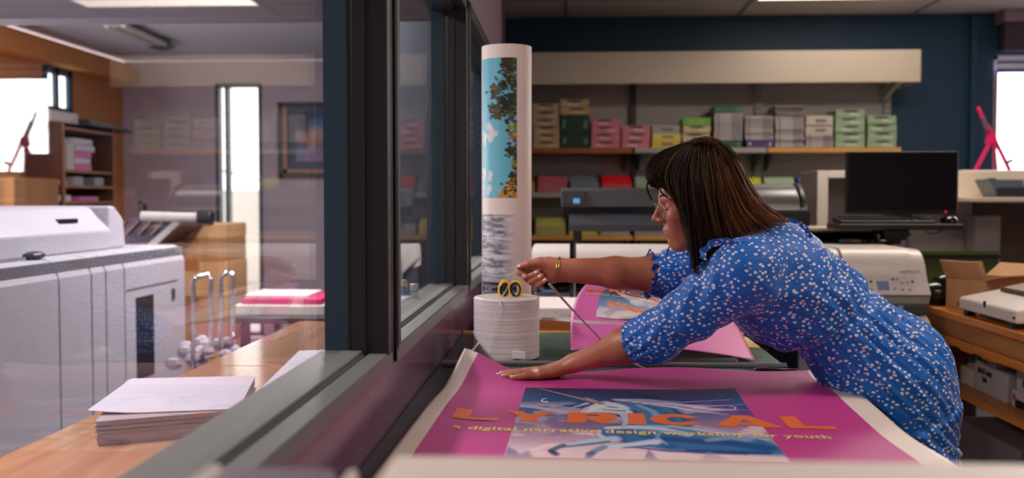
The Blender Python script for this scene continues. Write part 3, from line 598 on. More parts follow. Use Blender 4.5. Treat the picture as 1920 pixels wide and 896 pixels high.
# ------------------------------------------------------------------ orange wooden bench on the right
bz = .9; bx = 1.5; y0, y1 = 1.2, 4.32
t = thing('workbench', 'heavy orange wooden workbench with a thick apron running along the right side', 'workbench', (1.9, 2.8, 0))
B((bx, y0, bz-.028), (2.35, y1, bz)).build('top', M_bench, t, bevel=.004)
ap = MB().box((bx+.025, y0, bz-.1), (bx+.06, y1-.03, bz-.029)).build('apron', wood('apron_wood', (150, 96, 46), (186, 130, 74), 1, 5, .6), t, bevel=.004)
ed = MB(); 
n = 30
for i in range(n):
    ya, yb = y0+(y1-.04-y0)*i/n, y0+(y1-.04-y0)*(i+1)/n; ed.box((bx+.012-R.uniform(0, .01), ya, bz-.128-R.uniform(0, .006)), (bx+.05, yb, bz-.1))
ed.build('edge_batten', M_bench, t, bevel=.003)
for yy in (y0+.05, y1-.12):
    for xx in (bx+.09, 2.25): B((xx, yy, 0), (xx+.08, yy+.08, bz-.03)).build('leg', M_dbrown, t, bevel=.004)
B((bx+.06, y0, .555), (2.3, y1-.04, .58)).build('lower_shelf', M_bench, t, bevel=.003)
B((bx+.12, y0, .20), (2.3, y1-.04, .22)).build('bottom_shelf', M_bench, t, bevel=.003)
B((2.2, y0, .22), (2.22, y1-.1, bz-.1)).build('back_board', M_black, t)
# white flatbed machine, higher at the back
o = thing('binding_machine', 'white wedge-shaped binding machine on the orange bench', 'machine', (1.7, 3.5, bz))
ya, yb = 3.41, 3.90; xa = 1.51; xq = 2.05; zl, zh = .967, 1.08
MB().prism([(xa, bz+.022), (xa, zl), (xa+.015, zl+.003), (xq, zh), (xq, bz+.022)], ya, yb, 1).build('body', M_wht, o, bevel=.008)
for yy in (ya+.05, yb-.06): 
    for xx in (xa+.01, xq-.05): B((xx, yy, bz+.0005), (xx+.03, yy+.035, bz+.022)).build('foot', M_black, o)
B((xa+.04, ya+.1, bz+.008), (xq-.04, yb-.1, bz+.022)).build('underside', M_black, o)
p = px(1796, 569, X=xa-.001); MB().cyl((xa-.002, p.y, p.z), (xa, p.y, p.z), .008, 14).build('badge', mat('badge_green', (40, 90, 60), .4), o)
for x_, y_ in ((1847, 541), (1902, 572)):
    p = px(x_, y_, Y=3.6 if x_ < 1880 else 3.3); zz = zl+(p.x-xa)/(xq-xa)*(zh-zl)
    MB().box((p.x-.005, p.y-.004, zz-.003), (p.x+.003, p.y+.004, zz+(.02 if x_ < 1880 else .006))).build('lever', M_black, o, bevel=.002)
o = thing('comb_book', 'comb-bound book lying on the white binding machine at the right edge', 'book', (1.8, 3.75, 1.04))
x0_ = px(1882, 530, Y=3.82).x; zz = zl+(x0_-xa)/(xq-xa)*(zh-zl)
sl_ = (zh-zl)/(xq-xa)
MB().prism([(x0_, zz+.0012), (x0_+.22, zz+.0012+.22*sl_), (x0_+.22, zz+.012+.22*sl_), (x0_, zz+.012)], 3.6, 3.85, 1).build('pages', mat('book_pages', (150, 134, 112), .7), o)
cbm = MB()
for k in range(18): cbm.tube([(x0_-.002+.006*math.cos(q*PI/4), 3.61+k*.0125, zz+.007+.009*math.sin(q*PI/4)) for q in range(8)], .0016, 5, closed=True)
cbm.build('comb', M_black, o)
o = thing('card_machine', 'small cream machine with a dark slot at the right edge of the bench', 'machine', (1.6, 3.05, bz))
p = px(1893, 570, X=1.49)
B((1.525, 2.75, bz+.001), (1.85, 3.2, bz+.055)).build('base', M_wht, o, bevel=.006); B((1.525, 2.75, bz+.064), (1.85, 3.2, bz+.098)).build('lid', M_wht, o, bevel=.008)
B((1.54, 2.76, bz+.055), (1.79, 3.19, bz+.064)).build('slot', M_black, o)
# open cardboard boxes at the back of the bench
def open_box(name, label, c, sx, sy, sz, rz, flaps, mm=M_card):
    o = thing(name, label, 'cardboard box', c, rz); th = .004
    MB().box((-sx/2, -sy/2, 0), (sx/2, sy/2, th)).box((-sx/2, -sy/2, th), (-sx/2+th, sy/2, sz)).box((sx/2-th, -sy/2, th), (sx/2, sy/2, sz)).box((-sx/2+th, -sy/2, th), (sx/2-th, -sy/2+th, sz)).box((-sx/2+th, sy/2-th, th), (sx/2-th, sy/2, sz)).build('box_body', mm, o, world=False)
    for side, ang, ln in flaps:
        a = math.radians(ang); ca, sa = math.cos(a)*ln, math.sin(a)*ln
        if side in '-+':
            s_ = -1 if side == '-' else 1; x_ = s_*sx/2
            vs = [(x_, -sy/2, sz), (x_, sy/2, sz), (x_+s_*ca, sy/2, sz+sa), (x_+s_*ca, -sy/2, sz+sa)]; nn = Vector((s_*sa, 0, -ca)).normalized()*th
        else:
            s_ = -1 if side == 'f' else 1; y_ = s_*sy/2
            vs = [(-sx/2, y_, sz), (sx/2, y_, sz), (sx/2, y_+s_*ca, sz+sa), (-sx/2, y_+s_*ca, sz+sa)]; nn = Vector((0, s_*sa, -ca)).normalized()*th
        vs = [Vector(v) for v in vs]; vs += [v+nn for v in vs]
        MB().add(vs, [(0, 1, 2, 3), (7, 6, 5, 4), (0, 4, 5, 1), (1, 5, 6, 2), (2, 6, 7, 3), (3, 7, 4, 0)]).build('flap', mm, o, world=False)
    return o
M_card2 = wood('cardboard_pale', (180, 136, 94), (198, 154, 108), 2, 3, .8)
p = px(1800, 575, Y=4.12)
open_box('cardboard_box', 'open brown cardboard box with raised flaps at the far end of the bench', (1.70, 4.12, bz+.001), .24, .18, .125, math.radians(30), [('-', 62, .08), ('+', 30, .10), ('f', 14, .08), ('b', 70, .06)], M_card2)
open_box('cardboard_box', 'second pale cardboard box, behind the open one on the bench', (2.06, 4.16, bz+.001), .22, .2, .17, math.radians(-10), [('-', 80, .05), ('+', 40, .1)], M_card2)
o = thing('magazine_pile', 'dark folder and pale papers lying on the boxes at the right edge', 'papers', (2.1, 4.15, bz+.2))
B((1.97, 4.02, bz+.262), (2.28, 4.28, bz+.28)).build('folder', M_black, o); B((2.0, 4.04, bz+.2805), (2.26, 4.25, bz+.29)).build('sheets', M_paper, o)
b2 = MB(); b2.ball((1.60, 4.25, bz+.066), (.08, .06, .065), 20, 12); b2.ball((1.56, 4.25, bz+.05), (.09, .07, .05), 18, 10)
o = b2.build('black_bag', mat('bag_black', (20, 20, 24), .18, bump=1.0, bscale=18), smooth='all'); tag(o, 'crumpled shiny black plastic bag on the bench beside the open box', 'bag')
# boxes under the bench, faces towards the aisle
M_boxw = mat('box_white', (186, 180, 176), .6)
def label_box(label, ya, yb, z0, z1, x=1.64, dep=.3, mm=None, marks=(), name='storage_box'):
    o = B((x, ya, z0+.0008), (x+dep, yb, z1)).build(name, mm or M_boxw, bevel=.003); tag(o, label, 'box', None)
    for k, (txt, u, v, s_, m_) in enumerate(marks):
        if isinstance(txt, str):
            tv, tf = text_mb(txt, s_, bold=.002)
            MB().add([(x-.0012, yb-u-v_[0], z0+v+v_[1]) for v_ in tv], tf).build('lettering', m_, o, world=False)
        else:
            for a, b in txt: pass
            MB().box((x-.0012, yb-u, z0+v), (x-.0002, yb-u-s_[0], z0+v+s_[1])).build('label', m_, o, world=False)
    return o
yx = lambda x_, X=1.64: px(x_, 700, X=X).y
M_gm = mat('marker_green', (24, 96, 76), .6); M_mk = mat('marker_black', (50, 46, 60), .6); M_rd = mat('marker_red', (190, 40, 50), .5)
sz = .5808
zt = px(1793, 716, X=1.64).z; label_box('squat cream box on the lower bench shelf, leftmost', yx(1825), yx(1792), sz, sz+.075, mm=M_cream, marks=[([], .03, .015, (.06, .045), mat('seal', (190, 176, 150), .6))])
lb = label_box('white box under the bench with a handwritten line, below the green note', yx(1890), yx(1828), sz, sz+.11, marks=[('SRA3 matt', .03, .075, .03, M_mk), ('300', .075, .045, .026, M_mk)])
label_box('white box with green handwriting stacked on the white box under the bench', yx(1865), yx(1828), sz+.111, sz+.19, marks=[('Hard', .02, .046, .036, M_gm), ('Don $5', .012, .01, .034, M_gm), ([], .125, .04, (.02, .02), M_rd)])
label_box('dark grey box behind the cream one on the lower bench shelf', yx(1824, 1.7), yx(1796, 1.7), sz, sz+.2, x=1.72, mm=M_dgrey)
label_box('white carton with a red mark at the right edge of the lower bench shelf', 2.95, yx(1898), sz, sz+.065, marks=[([], .01, .03, (.02, .02), M_rd), ([], .03, .004, (.07, .03), M_black)])
label_box('white carton on top of the red-marked one under the bench', 2.95, yx(1906), sz+.066, sz+.15, marks=[([], .05, .02, (.02, .03), M_mk)])
s2 = .2208
label_box('large grey-brown box on the bottom bench shelf beside the woman', 3.6, 4.2, s2, s2+.22, x=1.62, mm=mat('grey_box', (112, 100, 96), .6))
label_box('small white box on the bottom bench shelf', 3.32, 3.52, s2, s2+.2, x=1.6, marks=[([], .06, .1, (.03, .02), M_mk)])
label_box('white box at the right edge of the bottom bench shelf', 2.95, 3.3, s2, s2+.16, x=1.58)
# ------------------------------------------------------------------ work table, mats, rail
TZ = .9; TY0, TY1 = 1.0, 3.28; TX0, TX1 = WX+.006, .585
M_mat = mat('cutting_mat_green', (40, 82, 68), .42, var=.12, scale=5)
M_line = mat('mat_line', (108, 140, 128), .5)
t = thing('work_table', 'large work table covered with green cutting mats, against the glazed partition', 'table', ((TX0+TX1)/2, 2.1, 0))
B((TX0, TY0, TZ-.045), (TX1, TY1, TZ-.0045)).build('top', M_dgrey, t, bevel=.003)
B((TX0, TY1-.002, TZ-.03), (TX1, TY1+.014, TZ+.004)).build('far_edging', M_wood2, t, bevel=.002)
for xx in (TX0+.04, TX1-.1):
    for yy in (TY0+.05, TY1-.12): B((xx, yy, 0), (xx+.06, yy+.06, TZ-.045)).build('leg', M_dgrey, t, bevel=.003)
B((TX0+.05, TY0+.1, .3), (TX1-.05, TY1-.1, .32)).build('lower_shelf', M_dgrey, t)
def cmat(x0, x1, y0, y1, label):
    o = B((x0, y0, TZ-.0044), (x1, y1, TZ-.0005)).build('cutting_mat', M_mat, bevel=.001); tag(o, label, 'cutting mat', None)
    g = MB(); x = x0+.05
    while x < x1-.02: g.box((x-.0005, y0+.03, TZ-.0005), (x+.0005, y1-.03, TZ-.0002)); x += .1
    y = y0+.05
    while y < y1-.02: g.box((x0+.03, y-.0005, TZ-.0005), (x1-.03, y+.0005, TZ-.0002)); y += .1
    x = x0+.05
    while x < x1-.02: g.box((x, y0+.03, TZ-.0005), (x+.0008, y0+.04, TZ-.0001)); x += .01
    g.build('grid_lines', M_line, o, world=False)
cmat(-.262, TX1-.002, 2.66, TY1-.004, 'green cutting mat beyond the steel rail, under the small poster')
cmat(-.262, TX1-.002, TY0+.02, 2.615, 'green cutting mat under the large magenta poster')
t = thing('cutting_rail', 'long brushed steel cutting rail lying across the table beyond the large poster', 'rail', (.12, 2.62, TZ))
B((TX0+.012, 2.617, TZ-.004), (TX1-.004, 2.655, TZ+.006)).build('rail_body', M_steel, t, bevel=.0015)
B((TX0+.012, 2.632, TZ+.006), (TX1-.004, 2.637, TZ+.011)).build('rail_ridge', mat('rail_light', (190, 186, 184), .3, metal=.6), t)
B((TX0+.012, 2.619, TZ+.006), (TX1-.004, 2.623, TZ+.0065)).build('rail_groove', M_black, t)
# ------------------------------------------------------------------ large magenta poster
ph = .0198; ea = Vector((math.cos(ph), -math.sin(ph), 0)); ed_ = Vector((-math.sin(ph), -math.cos(ph), 0))   # across, and towards the camera
ZP = TZ+.0035
A0 = px(1512, 702, Z=ZP)                         # far right corner of the print
PW = .841; BORD = .037; PL = 1.18
ORG = A0-ea*(PW+BORD)                            # far left corner of the sheet
def ab(u, v):
    """photo pixel -> sheet coordinates (metres across, metres towards the camera)"""
    p = px(u, v, Z=ZP)-ORG; return p.dot(ea), p.dot(ed_)
def sm(t): t = max(0, min(1, t)); return t*t*(3-2*t)
def surf(a, b, off=0.0):
    z = ZP
    cl = sm((.24-a)/.27)*sm((.34-b)/.36)
    z += .062*cl*cl**.3                                                   # corner lifting off against the wall
    z += .0125*math.exp(-((b-.22)/.12)**2)*sm((a-.5)/.35)                 # swell by the right edge
    z += .010*math.exp(-((b-.005)/.045)**2)*sm((a-.3)/.15)*(1+.4*math.sin(a*14))
    z += .0045*math.exp(-((b-.10)/.05)**2)*math.exp(-((a-.42)/.2)**2)
    z += .004*math.sin(b*13+a*3)*sm((a-.75)/.2)+.004*sm(a/.1)*0
    z += .010*sm((.12-a)/.12)*sm((b-.2)/.3)
    hand = math.exp(-((a-.19)/.1)**2-((b-.03)/.09)**2); z = z*(1-hand)+min(z, ZP+.0003)*hand
    x_in = .012*cl*0
    return ORG+ea*(a+.02*cl)+ed_*b+Vector((0, 0, z-ORG.z+off))
M_mag = mat('poster_magenta', (192, 62, 138), .4, var=.02, spec=.3)
M_pwhite = mat('poster_paper', (228, 214, 206), .45, var=.02)
NU, NV = 120, 130; SW = PW+2*BORD+.016
t = thing('poster', 'large magenta poster with a painted unicorn and orange capitals, spread on the cutting table', 'poster', tuple(ORG))
MB().sheet(lambda u, v: surf(u*SW, v*PL), NU, NV, th=.0004).build('sheet', M_pwhite, t, smooth='all')
MB().sheet(lambda u, v: surf(BORD+u*PW, v*(PL-.05), .0004), NU, NV).build('magenta_print', M_mag, t, smooth='all')
# --- painting, brushed in the photograph's own pixel measure and fixed to the sheet
class Paint:
    def __init__(s, U, V): s.U, s.V = U, V; s.c = np.zeros(U.shape+(3,))
    def col(s, c): return np.array(lin(c)[:3])
    def grad(s, stops):
        ys = [a for a, _ in stops]
        for k in range(3): s.c[..., k] = np.interp(s.V, ys, [s.col(c)[k] for _, c in stops])
    def blend(s, c, a): a = np.clip(a, 0, 1)[..., None]; s.c = s.c*(1-a)+s.col(c)*a
    def stroke(s, pts, w, c, al=1, asp=3.0, hard=2):
        """brush along a polyline; w (start, end) in pixels across, asp flattens it for the foreshortening"""
        if not isinstance(w, tuple): w = (w, w)
        acc = np.zeros(s.U.shape); n = len(pts)-1
        for i in range(n):
            (x0, y0), (x1, y1) = pts[i], pts[i+1]; dx, dy = x1-x0, (y1-y0)*asp; L = dx*dx+dy*dy+1e-9
            tt = np.clip(((s.U-x0)*dx+(s.V-y0)*asp*dy)/L, 0, 1)
            d = np.sqrt((s.U-x0-tt*dx)**2+((s.V-y0)*asp-tt*dy)**2); ww = w[0]+(w[1]-w[0])*(i+tt)/n
            acc = np.maximum(acc, np.clip(1.15-(d/np.maximum(ww, .3))**hard, 0, 1))
        s.blend(c, acc*al)
    def poly(s, pts, c, al=1, soft=1.5):
        ins = np.zeros(s.U.shape, bool); n = len(pts); dmin = np.full(s.U.shape, 1e9)
        for i in range(n):
            (x0, y0), (x1, y1) = pts[i], pts[(i+1) % n]
            cond = ((y0 > s.V) != (y1 > s.V)); xi = (x1-x0)*(s.V-y0)/((y1-y0) or 1e-9)+x0; ins ^= cond & (s.U < xi)
            dx, dy = x1-x0, y1-y0; L = dx*dx+dy*dy+1e-9; tt = np.clip(((s.U-x0)*dx+(s.V-y0)*dy)/L, 0, 1)
            dmin = np.minimum(dmin, np.hypot(s.U-x0-tt*dx, s.V-y0-tt*dy))
        s.blend(c, np.where(ins, .5+dmin/soft*.5, .5-dmin/soft*.5).clip(0, 1)*al)
    def wisps(s, seed, c, al, su, sv, thr, box=None):
        rs = np.random.RandomState(seed); o = np.zeros(s.U.shape); am = 1.0
        X, Y = s.U/su+50, s.V/sv+50; wx = 0
        for k in range(5):
            g = rs.rand(64, 64); x, y = X*2**k*.7+wx, Y*2**k*.7; xi, yi = np.floor(x).astype(int), np.floor(y).astype(int); fx, fy = x-xi, y-yi; fx, fy = fx*fx*(3-2*fx), fy*fy*(3-2*fy)
            a = g[xi % 64, yi % 64]*(1-fx)+g[(xi+1) % 64, yi % 64]*fx; b = g[xi % 64, (yi+1) % 64]*(1-fx)+g[(xi+1) % 64, (yi+1) % 64]*fx; v = a*(1-fy)+b*fy
            o += (v-.5)*2*am; am *= .55
            if k == 0: wx = v*1.5
        m = np.clip((o-thr+.05)*2.6, 0, 1)
        if box: m = m*np.clip((s.V-box[0])/8, 0, 1)*np.clip((box[1]-s.V)/8, 0, 1)
        s.blend(c, m*al)
def painted(name, fn, nu, nv, paint, uv, mats, parent, off=.0009):
    """sheet fn(u,v) carrying a colour per vertex taken from the painter"""
    o = MB().sheet(fn, nu, nv).build(name, mats, parent, smooth='all')
    uu = np.array([[i/nu for i in range(nu+1)] for j in range(nv+1)]); vv = np.array([[j/nv for i in range(nu+1)] for j in range(nv+1)])
    U, V = uv(uu, vv); p = Paint(U, V); paint(p)
    ca = o.data.color_attributes.new('Col', 'FLOAT_COLOR', 'POINT'); arr = np.ones(((nu+1)*(nv+1), 4)); arr[:, :3] = p.c.reshape(-1, 3); ca.data.foreach_set('color', arr.ravel().astype(np.float32))
    return o
CMn = np.array(CM)
def proj(X, Y, Z):
    """where points of the room fall in the photograph's pixels (used once, to lay the picture out on its sheet)"""
    d = np.stack([X, Y, Z-CAMZ], -1) @ CMn; return 960+F*d[..., 0]/-d[..., 2], 448-F*d[..., 1]/-d[..., 2]
q = [ab(985.6, 727), ab(1377.5, 733)]
pa0, pa1 = q[0][0], q[1][0]; pb0 = (q[0][1]+q[1][1])/2; PB = .62
def unicorn(p):
    p.grad([(725, (3, 28, 66)), (738, (4, 52, 100)), (752, (8, 78, 132)), (764, (22, 82, 138)), (777, (84, 98, 148)), (800, (150, 120, 156)), (825, (190, 156, 178)), (845, (226, 196, 206)), (870, (232, 206, 204)), (930, (120, 90, 150))])
    p.stroke([(1380, 735), (1200, 738)], (40, 30), (8, 26, 66), .6, 3, 2)
    p.wisps(3, (214, 196, 214), .5, 60, 11, .15, (752, 815)); p.wisps(5, (240, 214, 208), .65, 45, 9, .1, (805, 900)); p.wisps(9, (90, 70, 130), .35, 50, 10, .2, (765, 840))
    p.stroke([(975, 762), (1010, 765), (1050, 772), (1090, 778)], (5, 12), (206, 192, 214), .55, 3); p.stroke([(1280, 765), (1340, 768), (1400, 775)], (10, 22), (130, 60, 130), .6, 3)
    p.stroke([(1240, 745), (1300, 743)], (6, 3), (120, 30, 110), .6, 3)
    rs = random.Random(4)
    for _ in range(16):
        x, y = rs.uniform(985, 1390), rs.uniform(729, 757); p.stroke([(x, y), (x+.5, y)], rs.uniform(.5, 1.0), (200, 214, 234), rs.uniform(.4, .9), 2)
    p.stroke([(1025, 747), (1017, 749), (1015, 751.5), (1020, 754), (1026, 753.5)], (.8, 2.2), (226, 226, 232), 1, 2)
    p.stroke([(1060, 757), (1048, 760)], 3, (150, 190, 214), .5, 3)
    # far hind quarters and belly in deep blue
    p.stroke([(1290, 752), (1350, 758), (1400, 770)], (24, 30), (70, 44, 124), .6, 3)
    body = [(1116, 812), (1128, 801), (1160, 794), (1210, 794), (1262, 797), (1310, 806), (1370, 812), (1420, 818), (1466, 838), (1474, 856), (1400, 852), (1330, 850), (1250, 846), (1200, 836), (1150, 829), (1124, 822)]
    p.poly(body, (52, 108, 164), 1, 4)
    neck = [(1146, 751), (1170, 749), (1205, 750), (1240, 757), (1272, 768), (1296, 784), (1300, 806), (1200, 800), (1178, 796), (1172, 780), (1184, 772), (1176, 764)]
    p.poly(neck, (62, 118, 168), 1, 4)
    head = [(1088, 775), (1100, 769), (1108, 761), (1118, 756), (1134, 753), (1150, 754), (1170, 760), (1186, 768), (1188, 774), (1168, 777), (1144, 774), (1118, 774), (1098, 778)]
    p.stroke([(1092, 778), (1130, 779), (1180, 780)], (5, 9), (16, 58, 108), .9, 3); p.poly(head, (198, 212, 224), 1, 2)
    p.stroke([(1130, 768), (1150, 770), (1170, 771)], (3, 6), (60, 112, 152), .7, 3); p.stroke([(1140, 763), (1158, 765)], (3, 2), (30, 60, 96), .9, 3); p.stroke([(1100, 772), (1118, 764), (1136, 759)], (4, 3), (222, 226, 232), .7, 3)
    p.stroke([(1183, 768), (1196, 776), (1200, 790)], (6, 10), (22, 72, 124), .8, 3); p.stroke([(1215, 760), (1250, 775), (1262, 792)], (8, 12), (36, 92, 146), .7, 3); p.stroke([(1196, 760), (1225, 772), (1238, 790)], (6, 9), (160, 190, 208), .55, 3)
    p.stroke([(1140, 803), (1180, 801), (1240, 805), (1290, 815)], (10, 14), (206, 218, 228), .9, 3); p.stroke([(1240, 822), (1300, 828), (1380, 832), (1440, 842)], (14, 22), (20, 74, 132), .9, 3)
    p.stroke([(1140, 820), (1160, 826), (1190, 832)], (6, 8), (104, 50, 100), .8, 3); p.stroke([(1260, 800), (1300, 806), (1350, 815)], (10, 14), (150, 180, 200), .5, 3); p.stroke([(1330, 826), (1370, 820), (1400, 824)], (12, 18), (170, 180, 206), .55, 3)
    p.stroke([(1124, 808), (1122, 815), (1132, 822)], (5, 8), (214, 214, 218), .8, 2.5); p.stroke([(1200, 815), (1230, 826), (1260, 838)], (10, 14), (24, 84, 136), .8, 3); p.stroke([(1290, 845), (1360, 848), (1440, 851)], (8, 10), (14, 62, 120), .9, 3)
    p.stroke([(1195, 799), (1260, 800), (1330, 808), (1400, 817), (1440, 826)], (7, 6), (166, 192, 214), .75, 3); p.stroke([(1205, 806), (1280, 812), (1360, 822)], (9, 9), (104, 150, 190), .55, 3)
    p.stroke([(1180, 838), (1240, 845), (1320, 850), (1400, 852)], (5, 6), (10, 52, 112), .85, 3); p.stroke([(1178, 770), (1192, 782), (1200, 794)], (4, 5), (186, 206, 220), .8, 3); p.stroke([(1262, 768), (1280, 780), (1290, 796)], (7, 9), (24, 70, 130), .8, 3)
    p.stroke([(1292, 802), (1330, 811), (1370, 814), (1412, 813)], (2, 5), (232, 196, 196), .8, 3); p.stroke([(1148, 806), (1160, 812), (1172, 826)], (4, 6), (30, 80, 134), .55, 3); p.stroke([(1240, 808), (1232, 820), (1250, 834)], (5, 6), (150, 184, 208), .5, 3)
    p.stroke([(1150, 752), (1200, 751), (1250, 755), (1300, 762), (1345, 769)], (3, 7), (206, 196, 222), .55, 3); p.stroke([(1200, 753), (1260, 760), (1310, 771), (1360, 776)], (2, 6), (150, 110, 176), .5, 3)
    # forelegs
    p.stroke([(1150, 824), (1110, 828), (1075, 834), (1052, 836)], (18, 8), (176, 196, 214), 1, 2.5); p.stroke([(1140, 829), (1090, 835), (1056, 839)], (8, 5), (40, 92, 142), .85, 3); p.stroke([(1056, 836), (1042, 841), (1034, 846)], (9, 8), (84, 104, 136), 1, 2); p.stroke([(1033, 846), (1042, 852)], (8, 9), (66, 60, 96), 1, 2)
    p.stroke([(1228, 829), (1190, 834), (1150, 838), (1130, 840)], (16, 8), (196, 210, 222), 1, 2.5); p.stroke([(1220, 836), (1170, 840)], (8, 5), (40, 100, 150), .8, 3); p.stroke([(1132, 839), (1118, 845), (1104, 852)], (10, 9), (120, 140, 172), 1, 2); p.stroke([(1110, 850), (1104, 857)], (9, 9), (90, 96, 136), 1, 2)
    # mane
    for k in range(16):
        y0 = 749+k*.7; x0 = 1150+k*5; L = rs.uniform(110, 230); a = rs.uniform(-3, 5)
        p.stroke([(x0, y0), (x0+L*.3, y0+2+a*.6), (x0+L*.6, y0+8+a), (x0+L, y0+9+a*2+rs.uniform(-3, 3))], (rs.uniform(3, 5), .8), [(206, 208, 224), (180, 186, 216), (150, 130, 186), (222, 208, 222)][k % 4], .8, 3)
    p.stroke([(1300, 765), (1350, 770), (1378, 768), (1380, 765), (1368, 762)], (2.5, 1.2), (222, 214, 230), .9, 3); p.stroke([(1250, 756), (1262, 758), (1264, 755.5)], (1.5, 1), (200, 206, 226), .8, 3)
    p.stroke([(1100, 757), (1082, 762), (1070, 766)], (6, 1), (214, 206, 214), .8, 3); p.stroke([(1112, 762), (1098, 766), (1090, 772)], (6, 3), (220, 216, 222), .7, 3)
    p.poly([(1097, 745.5), (1122, 753), (1119, 757), (1106, 754)], (204, 176, 196), 1, 1); p.poly([(1137, 747.5), (1154, 752.5), (1157, 755.5), (1144, 754)], (92, 50, 84), 1, 1)
    # horn, twisted
    hx0, hy0, hx1, hy1 = 1010, 728.5, 1131, 758
    p.stroke([(hx0, hy0), (hx1, hy1)], (.6, 5), (196, 158, 160), 1, 2.4, 4)
    for k in range(34):
        f = k/34; x, y = hx0+(hx1-hx0)*f, hy0+(hy1-hy0)*f; p.stroke([(x-1-f*2, y+1*f), (x+1+f*2, y-1.2*f)], .5+f*.9, (96, 62, 76), .85, 2)
    for x_, y_, r_ in ((1400, 806, 7), (1412, 802, 8), (1425, 803, 8), (1432, 808, 7), (1416, 808, 9)): p.stroke([(x_-3, y_), (x_+3, y_)], r_, (226, 204, 206), .8, 2.6)
    # far mountains at the lower edge
    p.poly([(938, 870), (952, 838), (963, 842), (975, 852), (990, 846), (1010, 870)], (110, 110, 156), .8, 3); p.poly([(1205, 866), (1216, 842), (1224, 852), (1240, 866)], (128, 104, 142), .8, 2); p.poly([(1300, 870), (1330, 848), (1360, 860), (1390, 870)], (176, 150, 170), .7, 3)
def uvA(uu, vv):
    a = pa0+(pa1-pa0)*uu; b = pb0+PB*vv; P_ = [ORG[i]+ea[i]*a+ed_[i]*b for i in range(3)]; return proj(P_[0], P_[1], P_[2]+0*a)
painted('unicorn_picture', lambda u, v: surf(pa0+(pa1-pa0)*u, pb0+PB*v, .0008), 560, 380, unicorn, uvA, vcol('poster_picture', .4, .22), t)
def lay(mb, pts, fs, off):
    vs = [surf(*ab(u, v), off) for u, v in pts]; mb.add(vs, fs)
def arc(cx, cy, rx, ry, a0, a1, n): return [(cx+rx*math.cos(math.radians(a0+(a1-a0)*k/n)), cy+ry*math.sin(math.radians(a0+(a1-a0)*k/n))) for k in range(n+1)]
def strip(outer, inner): n = len(outer); return outer+inner, [(i, i+1, n+i+1, n+i) for i in range(n-1)]
GL = {}
GL['L'] = [([(0, 0), (.36, 0), (.36, 1), (0, 1)], [(0, 1, 2, 3)]), ([(.36, 0), (1, 0), (1, .25), (.36, .25)], [(0, 1, 2, 3)])]
GL['Y'] = [([(.33, 0), (.66, 0), (.66, .45), (.33, .45)], [(0, 1, 2, 3)]), ([(0, 1), (.33, .45), (.5, .45), (.5, .62), (.32, 1)], [(0, 1, 2, 3, 4)]), ([(1, 1), (.66, .45), (.5, .45), (.5, .62), (.72, 1)], [(4, 3, 2, 1, 0)])]
GL['I'] = [([(0, 0), (1, 0), (1, 1), (0, 1)], [(0, 1, 2, 3)])]
GL['R'] = [([(0, 0), (.34, 0), (.34, 1), (0, 1)], [(0, 1, 2, 3)]), strip([(.34, 1), (.62, 1)]+arc(.62, .66, .32, .34, 90, -90, 10)+[(.34, .32)], [(.34, .80), (.5, .80)]+arc(.52, .71, .09, .09, 90, -90, 10)+[(.34, .62)]), ([(.42, .34), (.68, .34), (1, 0), (.62, 0)], [(0, 1, 2, 3)])]
GL['C'] = [strip(arc(.5, .5, .5, .5, 28, 332, 30), arc(.52, .5, .2, .24, 28, 332, 30)), strip([(.94, .735), (1.0, .70)], [(.7, .61), (.72, .64)]), ]
GL['A'] = [([(0, 0), (.30, 0), (.56, 1), (.36, 1)], [(0, 1, 2, 3)]), ([(1, 0), (.70, 0), (.36, 1), (.60, 1)], [(3, 2, 1, 0)]), ([(.26, .16), (.74, .16), (.66, .36), (.33, .36)], [(0, 1, 2, 3)])]
boxes_l = [('L', 847, 934, 858, 0), ('Y', 960, 1010, 944, 1), ('R', 1063, 1166, 1066, 0), ('I', 1178, 1213, 1178, 0), ('C', 1222, 1322, 1224, 0), ('A', 1342, 1470, 1342, 0), ('L', 1480, 1572, 1467, 0)]
M_or = mat('letter_orange', (232, 112, 44), .38, var=.02)
def base_y(x): return 787.5+(806-787.5)*(x-848)/(1572-848)
def top_y(x): return 769.5+(783-769.5)*(x-848)/(1572-848)
VPp = (1097, 366)
def letter_pt(xa, xb, u, v):
    """glyph unit square -> pixel, its sides running towards the poster's vanishing point"""
    xbse = xa+(xb-xa)*u; yb = base_y(xbse)+(v*(top_y(xbse)-base_y(xbse))); f = (yb-VPp[1])/(base_y(xbse)-VPp[1]); return VPp[0]+(xbse-VPp[0])*f, yb
for g, xa, xb, _, wide in boxes_l:
    if g == 'Y': xa, xb = 942, 1040
    mb = MB()
    for k, (pts, fs) in enumerate(GL[g]): lay(mb, [letter_pt(xa, xb, *p) for p in pts], fs, .0013+k*.00003)
    o = mb.build('lettering', M_or, t)
tv, tf = text_mb('a digital narrative design workshop for youth', 1.0, bold=.022, sp=1.06); xm_ = max(v[0] for v in tv)
def sub_pt(x, y):
    u = x/xm_; xx = 848+(1560-848)*u; yb = 805.5+(823.5-805.5)*u-y*9.5; f = (yb-VPp[1])/(805.5+(823.5-805.5)*u-VPp[1]); return VPp[0]+(xx-VPp[0])*f, yb
mb = MB(); lay(mb, [sub_pt(*v) for v in tv], tf, .0014); mb.build('lettering', mat('letter_yellow', (240, 206, 120), .38), t)
# the raised foreleg painted over the capitals
mb = MB(); lay(mb, [(1161, 779), (1165, 775.5), (1170, 774), (1174, 775), (1177, 779), (1178, 786), (1178, 793), (1175, 799), (1170, 802), (1163, 801.5), (1167, 797), (1168, 790), (1166, 784)], [tuple(range(13))], .0016)
mb.build('painted_foreleg', mat('foreleg_blue', (178, 190, 204), .38), t)
